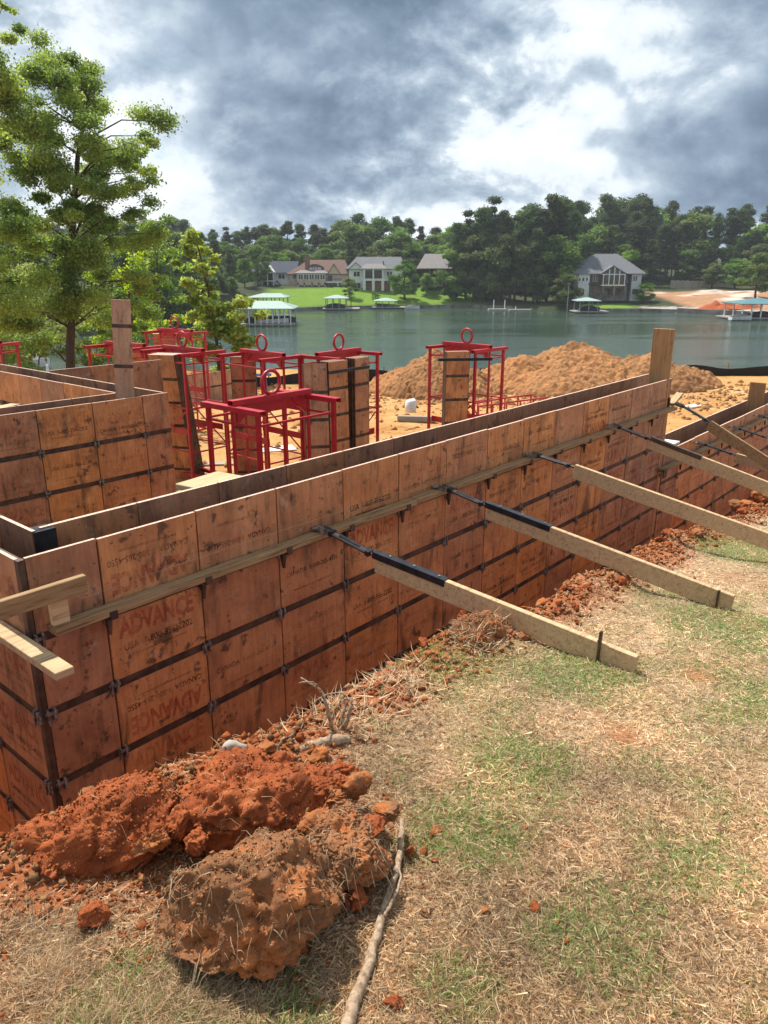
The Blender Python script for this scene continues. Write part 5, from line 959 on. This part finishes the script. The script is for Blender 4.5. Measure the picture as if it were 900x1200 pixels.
# ---------------------------------------------------------------- houses across the lake
def rect(mb, px0, px1, py0, py1, Y, th=.06, mi=0, inset=0):
    a, b = at(px0, py1, Y), at(px1, py0, Y); mb.box(a.x + inset, b.x - inset, Y - th, Y, a.z + inset, b.z - inset, mi)
class House:
    def __init__(s, name, label, Y, px0, px1, pyb): s.Y = Y; s.b = at((px0 + px1) / 2, pyb, Y); s.t = thing(name, label, 'house', s.b); s.o = s.b
    def done(s, mb, name, mat, parent=None):
        mb.v = [(v[0] - s.o.x, v[1] - s.o.y, v[2] - s.o.z) for v in mb.v]; return mb.build(name, mat, parent or s.t)
    def block(s, px0, px1, pyb, pyt, dep, mat, fwd=0.0, name='wall'):
        a, b = at(px0, pyb, s.Y), at(px1, pyt, s.Y); mb = MB(); mb.box(a.x, b.x, s.Y - fwd, s.Y + dep, a.z - .8, b.z); return s.done(mb, name, mat)
    def hip(s, px0, px1, pye, pyr, dep, mat, r0, r1, over=.5, fwd=0.0, name='roof'):
        a, b = at(px0, pye, s.Y), at(px1, pye, s.Y); c, d = at(r0, pyr, s.Y + dep / 2), at(r1, pyr, s.Y + dep / 2); y0, y1, ym = s.Y - over - fwd, s.Y + dep + over, s.Y + dep / 2; z = a.z
        v = [(a.x - over, y0, z), (b.x + over, y0, z), (b.x + over, y1, z), (a.x - over, y1, z), (c.x, ym, c.z), (d.x, ym, c.z)]; v += [(p[0], p[1], z - .18) for p in v[:4]]
        mb = MB(); mb.add(v, [(0, 1, 5, 4), (1, 2, 5), (2, 3, 4, 5), (3, 0, 4), (6, 7, 1, 0), (7, 8, 2, 1), (8, 9, 3, 2), (9, 6, 0, 3), (9, 8, 7, 6)]); return s.done(mb, name, mat)
    def gable(s, px0, px1, pye, pyr, back, mat, fwd, name='gable_roof', face=None):
        Y = s.Y - fwd; a, b, c = at(px0, pye, Y), at(px1, pye, Y), at((px0 + px1) / 2, pyr, Y); mb = MB(); th = .22
        v = [(a.x, Y - .3, a.z), (c.x, Y - .3, c.z), (b.x, Y - .3, b.z), (a.x, Y + back, a.z), (c.x, Y + back, c.z), (b.x, Y + back, b.z)]; v += [(p[0], p[1], p[2] - th) for p in v]
        mb.add(v, [(0, 1, 4, 3), (1, 2, 5, 4), (6, 9, 10, 7), (7, 10, 11, 8), (0, 6, 7, 1), (1, 7, 8, 2), (0, 3, 9, 6), (2, 8, 11, 5)]); s.done(mb, name, mat)
        if face: mb = MB(); mb.add([(a.x, Y, a.z), (c.x, Y, c.z - .1), (b.x, Y, b.z), (a.x, Y + .15, a.z), (c.x, Y + .15, c.z - .1), (b.x, Y + .15, b.z)], [(0, 2, 1), (3, 4, 5), (0, 3, 5, 2), (0, 1, 4, 3), (1, 2, 5, 4)]); s.done(mb, 'gable_wall', face)
    def win(s, px0, px1, py0, py1, cols=2, fwd=0.0, frame='trim', name='window'):
        Y = s.Y - fwd; a, b = at(px0, py1, Y), at(px1, py0, Y); fr = .12; mb = MB(); x0, x1, z0, z1 = a.x, b.x, a.z, b.z
        mb.box(x0, x1, Y - .10, Y - .002, z1 - fr, z1); mb.box(x0, x1, Y - .10, Y - .002, z0, z0 + fr)
        for k in range(cols + 1): x = x0 + (x1 - x0 - fr) * k / cols; mb.box(x, x + fr, Y - .098, Y - .003, z0 + fr, z1 - fr)
        f = s.done(mb, name, M[frame]); 
        for k in range(cols):
            p = MB(); w_ = (x1 - x0 - fr) / cols; xa = x0 + w_ * k + fr; p.box(xa, xa + w_ - fr, Y - .05, Y - .004, z0 + fr, z1 - fr); s.done(p, 'pane', M['glass'], f)
    def post(s, px, py0, py1, fwd, w_=.3, mat='trim', name='post'):
        Y = s.Y - fwd; a, b = at(px, py1, Y), at(px, py0, Y); mb = MB(); mb.box(a.x - w_ / 2, a.x + w_ / 2, Y - w_ / 2, Y + w_ / 2, a.z, b.z); s.done(mb, name, M[mat])
    def slab(s, px0, px1, py0, py1, f0, f1, mat, name):
        a, b = at(px0, py1, s.Y - f1), at(px1, py0, s.Y - f1); mb = MB(); mb.box(a.x, b.x, s.Y - f1, s.Y - f0, a.z, b.z); s.done(mb, name, M[mat])
h = House('lake_house', 'white lake house with dark blue roof and gabled screen porch', 240, 296, 345, 338)
h.block(297, 342, 339, 319, 12, M['white']); h.hip(294, 346, 319.5, 306, 12, M['navy'], 304, 350)
h.block(297, 306, 339, 330, .5, M['white'], 3.0, 'porch_wall'); h.slab(296, 322, 328.5, 330, 0, 3.2, 'trim', 'porch_floor')
for px in (297.5, 307.5, 314, 321): h.post(px, 319.5, 338.5, 3.2)
h.slab(296, 322, 318.6, 320, 0, 3.3, 'trim', 'porch_beam'); h.gable(305.5, 321.5, 319.5, 310.5, 6, M['trim'], 3.2, 'porch_gable', M['darkwood'])
h.block(298, 321, 328, 320, .1, M['darkwood'], .5, 'screen'); h.win(326, 334, 321, 327, 2); h.win(300, 304, 331, 337, 1, .03); h.win(309, 313, 331, 338, 1, .03); h.win(315.5, 319, 331, 338, 1, .03)
a0, a1 = at(324, 329, 237.5), at(333, 338, 237.5); mb = MB(); mb.bar(a0, a1, 1.0, .25); h.done(mb, 'stair', M['darkwood'])
h = House('lake_house', 'beige house with brown hip roof, chimney and row of sunroom windows', 239, 338, 408, 340)
h.block(339, 408, 341, 321, 14, M['beige']); h.hip(337, 409, 321, 304.5, 14, M['brownroof'], 362, 404)
h.block(349, 382, 331, 320, .5, M['beige'], 2.6, 'sunroom_wall'); h.hip(347, 384, 320, 316.5, 2.2, M['greyroof2'], 352, 379, .3, 2.4, 'sunroom_roof')
for k in range(5): h.win(349.5 + k * 6.4, 355.3 + k * 6.4, 321, 328, 2, 2.62)
for px in (349.5, 357, 366, 374, 381): h.post(px, 331, 341, 2.4, .4)
h.slab(382, 401, 330, 331.5, 0, 2.6, 'trim', 'balcony_floor'); h.slab(382, 401, 326.5, 327.2, 2.5, 2.6, 'darkwood', 'balcony_rail'); h.post(396, 331, 341, 2.4, .35)
for px in range(383, 401, 2): h.post(px + .5, 327.2, 330, 2.55, .08, 'darkwood', 'baluster')
h.win(343, 348, 321.5, 327, 1); h.win(344, 348.5, 334, 338.5, 1); h.win(384, 390, 322, 330, 1); h.win(385, 390, 333.5, 338, 1)
for k in range(4): h.win(351 + k * 7.6, 356.5 + k * 7.6, 332.5, 340, 2, .02)
h.gable(383, 399, 321, 309, 6, M['brownroof'], .8, 'front_gable', M['beige']); h.block(357, 361.5, 318, 298.5, 1.5, M['brick'], -4.0, 'chimney')
h.block(362, 376, 317, 312.5, 3, M['white'], -1.6, 'dormer_wall'); h.hip(361, 377, 312.5, 309.5, 3, M['brownroof'], 366, 372, .3, -1.7, 'dormer_roof')
for k in range(3): h.win(365 + k * 2.8, 367.3 + k * 2.8, 313.2, 315.6, 1, -1.55)
h = House('lake_house', 'white two-storey house with dark grey roof and arched lower porch', 236, 408, 472, 341)
h.block(409, 472, 341.5, 315, 12, M['white']); h.hip(407, 475, 315, 301, 12, M['greyroof'], 418, 470); h.gable(408, 426, 315.2, 307, 7, M['greyroof'], .7, 'front_gable', M['white'])
h.hip(424, 452, 315, 309, 3, M['greyroof2'], 428, 450, .4, 1.8, 'porch_roof')
h.slab(424, 453, 314.5, 316, 0, 2.2, 'trim', 'porch_beam'); h.slab(424, 453, 326.5, 329, 0, 2.2, 'trim', 'porch_floor')
for px in (427, 437.5, 448.5): h.post(px, 316, 326.5, 2.0, .45); h.post(px, 329, 341, 2.0, .8)
h.post(459, 329, 341, 2.0, .8); h.slab(452, 473, 327, 328.5, 0, 2.2, 'trim', 'porch_floor')
h.win(427.5, 437, 317, 326.5, 1, .05, 'darkwood', 'screen'); h.win(438, 448, 317, 326.5, 1, .05, 'darkwood', 'screen'); h.win(414, 422, 318, 324.5, 2); h.win(453, 460, 318, 324, 2); h.win(414, 423, 331, 339, 2)
for k, px in enumerate((427.5, 438, 450)): h.win(px, px + 9.5, 329.5, 341, 1, .05, 'darkwood', 'porch_opening')
h.block(448.6, 449.9, 313, 306, .8, M['greyroof'], -2, 'flue')
h = House('lake_house', 'house with broad grey roof over a dark two-level porch, right of the white house', 240, 493, 526, 336)
h.block(495, 526, 337, 315, 11, M['darkwood']); h.hip(492, 527, 314.5, 297.5, 11, M['greyroof2'], 498, 524, .6, 2.2)
for px in (503, 511, 519, 525): h.post(px, 315, 336, 2.2, .3, 'brick')
h.slab(500, 527, 325, 326.2, 0, 2.4, 'brick', 'porch_floor'); h.win(504, 508, 327.5, 335, 1, .02); h.win(509, 513, 327.5, 335, 1, .02); h.win(514, 518, 327.5, 335, 1, .02); h.win(503, 521, 317.5, 324, 3, .02, 'darkwood')
h = House('lake_house', 'pale grey house with big hip roof and tall gabled glass front', 214, 673, 752, 349)
h.block(675, 690, 349, 321, 12, M['grey'], 1.5, 'left_wing'); h.block(690, 737, 349, 321, 11, M['stone']); h.block(737, 751, 349, 321, 12, M['grey'], 1.0, 'right_wing')
h.hip(672, 753, 320.5, 297.5, 14, M['greyroof'], 698, 724, .5, 1.4)
h.gable(703, 735, 321, 311, 7, M['greyroof'], 2.2, 'glass_gable', M['glass']); h.block(706, 732, 334, 321, .4, M['glass'], 2.0, 'glass_wall')
for px in (706.5, 713, 719, 725, 731.5): h.post(px, 321 - (8 if px == 719 else 5.5 if 712 < px < 726 else 0), 334, 2.32, .22)
h.slab(705, 733, 333.6, 335, 0, 2.5, 'trim', 'deck_floor'); h.slab(705, 733, 321, 322, 2.05, 2.35, 'trim', 'glass_transom'); h.slab(690, 737, 331.5, 334, 0, 1.6, 'darkwood', 'deck_edge')
for px in (706, 719, 731.5): h.post(px, 335, 347, 2.3, .4, 'stone')
h.win(694.5, 701, 322, 330, 2, .02); h.gable(693.5, 702, 321.5, 317.5, 4, M['trim'], .5, 'entry_gable', M['glass'])
for px in (677, 681.5): h.win(px, px + 4, 325, 330, 1, 1.52); h.win(px, px + 4, 338, 345, 1, 1.52)
h.win(686, 689.5, 325, 329.5, 1, 1.52); h.win(741, 747.5, 323, 330, 2, 1.02); h.win(740, 747.5, 338, 345, 2, 1.02); h.win(713, 723, 339, 346.5, 4, .02, 'brick'); h.win(693, 697, 337, 345, 1, .02, 'brick')
for k in range(3): h.post(743 - k * 3.2, 314.5 - k, 312.5 - k - 4, -5, .2, 'greyroof', 'flue') if k == 0 else None
# retaining walls at the water, fence, piles
def ribbon(name, label, cat, pts, z0, z1, th, mat):
    mb = MB()
    for a, b in zip(pts, pts[1:]): mb.bar((a[0], a[1], (z0 + z1) / 2), (b[0], b[1], (z0 + z1) / 2), th, z1 - z0)
    return tag(mb.build(name, M[mat]), label, cat)
ribbon('seawall', 'low stone seawall below the bright lawn', 'wall', [(-24, 202.8), (-13, 214.2), (23.5, 224), (35, 211.8)], WATER - .5, WATER + .85, .7, 'stone')['kind'] = 'thing'
ribbon('seawall', 'low seawall in front of the gabled house', 'wall', [(50.8, 200.6), (66, 200.6), (74, 195.6)], WATER - .5, WATER + .8, .7, 'stone')['kind'] = 'thing'
ribbon('seawall', 'pale stone bank wall below the red soil lot', 'wall', [(74, 195.6), (84, 181.5), (92, 170.6), (118, 162)], WATER - .5, WATER + 1.1, 1.0, 'stone')['kind'] = 'thing'
t = thing('board_fence', 'grey wooden fence behind the red soil lot', 'fence', at(820, 335, 250))
for k in range(46):
    px = 786 + k * 1.6; zb = at(px, 336 + .05 * k, 250); mb = MB(); mb.box(zb.x - .2 - t.location.x, zb.x + .2 - t.location.x, -.05 + .02 * (k % 2), .05 + .02 * (k % 2), -1.2, 1.7 + .12 * math.sin(k * 1.7) - .01 * k); mb.build('board', M['greywood'], t)
def heap(label, px, py, Y, rx, ry, h, seed, mat='farred'):
    n = 40; u = np.linspace(-1, 1, n); X, Yy = np.meshgrid(u * rx, u * ry); a = at(px, py, Y); z = h * np.clip(1 - np.hypot(X / rx, Yy / ry), 0, 1) * (1 + .35 * fbm(X * .8, Yy * .8, 0, 3, seed)) - .3
    tag(link('soil_heap', np_mesh('soil_heap', np.stack([X.ravel(), Yy.ravel(), z.ravel()], 1), grid_faces(n, n), M[mat], None, True), None, 0, (a.x, Y, float(ground(np.array([a.x]), np.array([Y]))[0]))), label, 'soil heap')
heap('red soil heap across the lake, leftmost of the row', 838, 361, 193, 4.4, 3, 1.7, 1); heap('red soil heap across the lake, middle of the row', 853, 361, 191, 4.2, 3, 1.6, 2); heap('red soil heap across the lake, partly behind the teal boathouse', 876, 361, 189, 5.2, 3, 1.6, 3); heap('pale sand heap on the red soil lot', 838, 345, 222, 8, 5, 1.3, 4, 'palesand')
# ---------------------------------------------------------------- docks and boathouses
def boathouse(label, Y, px0, px1, pyw, pye, pyr, roof, dep=7.0, posts=4, upper=None, boat=True, deck=None, rr=(.42, .58), cat='boathouse'):
    A, B = at(px0, pyw, Y), at(px1, pyw, Y); o = Vector(((A.x + B.x) / 2, Y, WATER)); t = thing('boathouse', label, cat, o); hw = (B.x - A.x) / 2
    d0, d1 = (at(deck[0], pyw, Y).x - o.x, at(deck[1], pyw, Y).x - o.x) if deck else (-hw - .3, hw + .3)
    mb = MB(); mb.box(d0, d1, -.6, dep + .3, .28, .52); mb.build('deck', M['dock'], t); ze = at(px0, pye, Y).z - WATER; zr = at((px0 + px1) / 2, pyr, Y + dep / 2).z - WATER
    for k in range(posts):
        for y in (.1, dep - .2): x = -hw + .2 + (2 * hw - .4) * k / (posts - 1); mb = MB(); mb.box(x - .1, x + .1, y - .1, y + .1, -1.5, ze - .02); mb.build('post', M['dock' if posts < 6 else 'trim'], t)
    def hipr(name, z0, z1, w0, y0, y1, a, b):
        v = [(-w0, y0, z0), (w0, y0, z0), (w0, y1, z0), (-w0, y1, z0), (-w0 + 2 * w0 * a, (y0 + y1) / 2, z1), (-w0 + 2 * w0 * b, (y0 + y1) / 2, z1)]; v += [(p[0], p[1], z0 - .16) for p in v[:4]]
        mb = MB(); mb.add(v, [(0, 1, 5, 4), (1, 2, 5), (2, 3, 4, 5), (3, 0, 4), (6, 7, 1, 0), (7, 8, 2, 1), (8, 9, 3, 2), (9, 6, 0, 3), (9, 8, 7, 6)]); mb.build(name, M[roof], t)
    hipr('roof', ze, zr, hw + .5, -.5, dep + .5, *rr)
    if upper:
        u0, u1, ue, ur = upper; z0, z1 = at(310, ue, Y).z - WATER, at(310, ur, Y).z - WATER; 
    for k in range(posts - 1):
        x = -hw + .2 + (2 * hw - .4) * (k + .5) / (posts - 1)
    return t
def boat(label, px, pyw, Y, ln, mat='boatblue', rz=0.0, z=.45):
    a = at(px, pyw, Y); t = thing('boat', label, 'boat', (a.x, Y, WATER + z), rz); mb = MB(); n = 9; v = []
    for i in range(n):
        u = i / (n - 1); w_ = 1.1 * (1 - max(0, u - .45) ** 2 * 3.0); w_ = max(w_, .05); x = (u - .5) * ln
        v += [(x, -w_, .75 + .25 * u), (x, -w_ * .75, .15), (x, 0, 0), (x, w_ * .75, .15), (x, w_, .75 + .25 * u)]
    f = [(i * 5 + j, i * 5 + j + 1, i * 5 + 5 + j + 1, i * 5 + 5 + j) for i in range(n - 1) for j in range(4)] + [(0, 4, 3, 2, 1)]; mb.add(v, f); mb.build('hull', M[mat], t)
    mb = MB(); mb.add([(p[0], p[1] * .95, p[2] + .01) for i in range(n) for p in (v[i * 5], v[i * 5 + 4])] + [(v[i * 5][0], 0, v[i * 5][2] + .5 * math.sin(math.pi * min(.98, i / (n - 1) + .05))) for i in range(n)], [(2 * i, 2 * i + 2, 2 * n + i + 1, 2 * n + i) for i in range(n - 1)] + [(2 * n + i, 2 * n + i + 1, 2 * i + 3, 2 * i + 1) for i in range(n - 1)]); mb.build('cover', M['boatblue' if mat != 'boatblue' else 'glass'], t)
boathouse('large green-roofed boathouse with slender white posts, nearest on the left shore', 146, 284, 342, 381, 361.5, 352.5, 'teal', 9, 9, rr=(.15, .7))
boat('dark covered boat on the lift in the large green-roofed boathouse, left one', 301, 379, 149, 5.5); boat('pale boat on the lift in the large green-roofed boathouse, right one', 320, 379, 148, 6.0, 'white'); boat('dark boat at the right end of the large green-roofed boathouse', 335, 379, 150, 4.0)
boathouse('boathouse with two pale green roofs just behind the large one', 168, 292, 334, 374, 348.5, 343.5, 'teal', 8, 5, rr=(.35, .8))
boathouse('small boathouse with green roof and dark boat, by the lamp pole', 206, 381, 406, 365, 349.5, 345.5, 'teal', 6, 4, deck=(378, 421))
boat('dark boat under the roof of the small boathouse by the lamp pole', 393, 363, 207.5, 5.6)
boathouse('green-roofed gazebo dock below the bright lawn', 214, 440, 464, 364, 352.5, 349, 'teal', 6, 4, deck=(436, 477))
mb = MB(); 
boat('small white boat moored beside the gazebo dock', 483, 364.5, 213, 4.0, 'white', 0, -.1)
boathouse('small boathouse in front of the gabled house', 192, 678, 701, 368.5, 352.5, 348.5, 'teal', 6, 3, deck=(674, 713))
boat('dark boat under the small boathouse before the gabled house', 690, 366, 193.5, 5.2)
boathouse('teal-roofed boathouse cut by the right picture edge', 165, 868, 925, 374, 356, 349.5, 'tealroof', 9, 6, deck=(860, 940))
boat('white boat at the teal-roofed boathouse', 868, 373, 163, 4.5, 'white', 0, .1); boat('dark boat under the teal-roofed boathouse', 892, 373, 167, 5.5)
def dock(label, Y, px0, px1, pyw, posts):
    A, B = at(px0, pyw, Y), at(px1, pyw, Y); t = thing('floating_dock', label, 'dock', ((A.x + B.x) / 2, Y, WATER)); hw = (B.x - A.x) / 2; mb = MB(); mb.box(-hw, hw, -1.2, 1.2, -.2, .35); mb.build('deck', M['dock'], t)
    for px, h_ in posts: x = at(px, pyw, Y).x - t.location.x; mb = MB(); mb.tube([(x, 1.25, -2), (x, 1.25, h_)], .14, 7); mb.build('pile', M['trim'], t)
dock('floating dock with two white piles under the wooded point', 208, 572, 594, 365.5, [(579, 2.6), (592, 2.6)]); dock('floating dock beside the two-pile dock under the wooded point', 206, 596, 622, 365.5, [(605, 1.0)])
dock('white dock seen through the trees at the left edge', 74, -30, 52, 424, [(10, 1.2), (30, 1.2), (48, 1.2)]); boat('covered white boat seen through the trees at the left edge', 36, 421, 82, 4.0, 'white', R(8), .1)
def pole(label, px, py0, py1, Y, mat, nm='lamp_pole'):
    a, b = at(px, py1, Y), at(px, py0, Y); t = thing(nm, label, 'pole', a); mb = MB(); mb.tube([(0, 0, -.5), (0, 0, b.z - a.z)], [.12, .08], 7); mb.build('shaft', M[mat], t); mb = MB(); mb.box(-.3, .3, -.2, .2, b.z - a.z, b.z - a.z + .18); mb.build('head', M[mat], t)
pole('dark lamp pole by the small boathouse', 411.5, 343, 361, 212, 'darkwood'); pole('weathered pole at the water left of the gabled house', 664, 333, 372, 199, 'dock')

# ---------------------------------------------------------------- the air over the lake
hm = bpy.data.materials.new('haze'); hm.use_nodes = True; ht = hm.node_tree; ht.nodes.remove(ht.nodes['Principled BSDF']); pv = ht.nodes.new('ShaderNodeVolumePrincipled'); pv.inputs['Color'].default_value = (.86, .92, 1.0, 1); pv.inputs['Density'].default_value = .00022; pv.inputs['Anisotropy'].default_value = .2; ht.links.new(pv.outputs[0], ht.nodes['Material Output'].inputs['Volume'])
mb = MB(); mb.box(-205, 215, -20, 445, -14, 60); tag(mb.build('haze', hm), 'thin pale summer haze in the air over the lake', None, None, 'stuff')
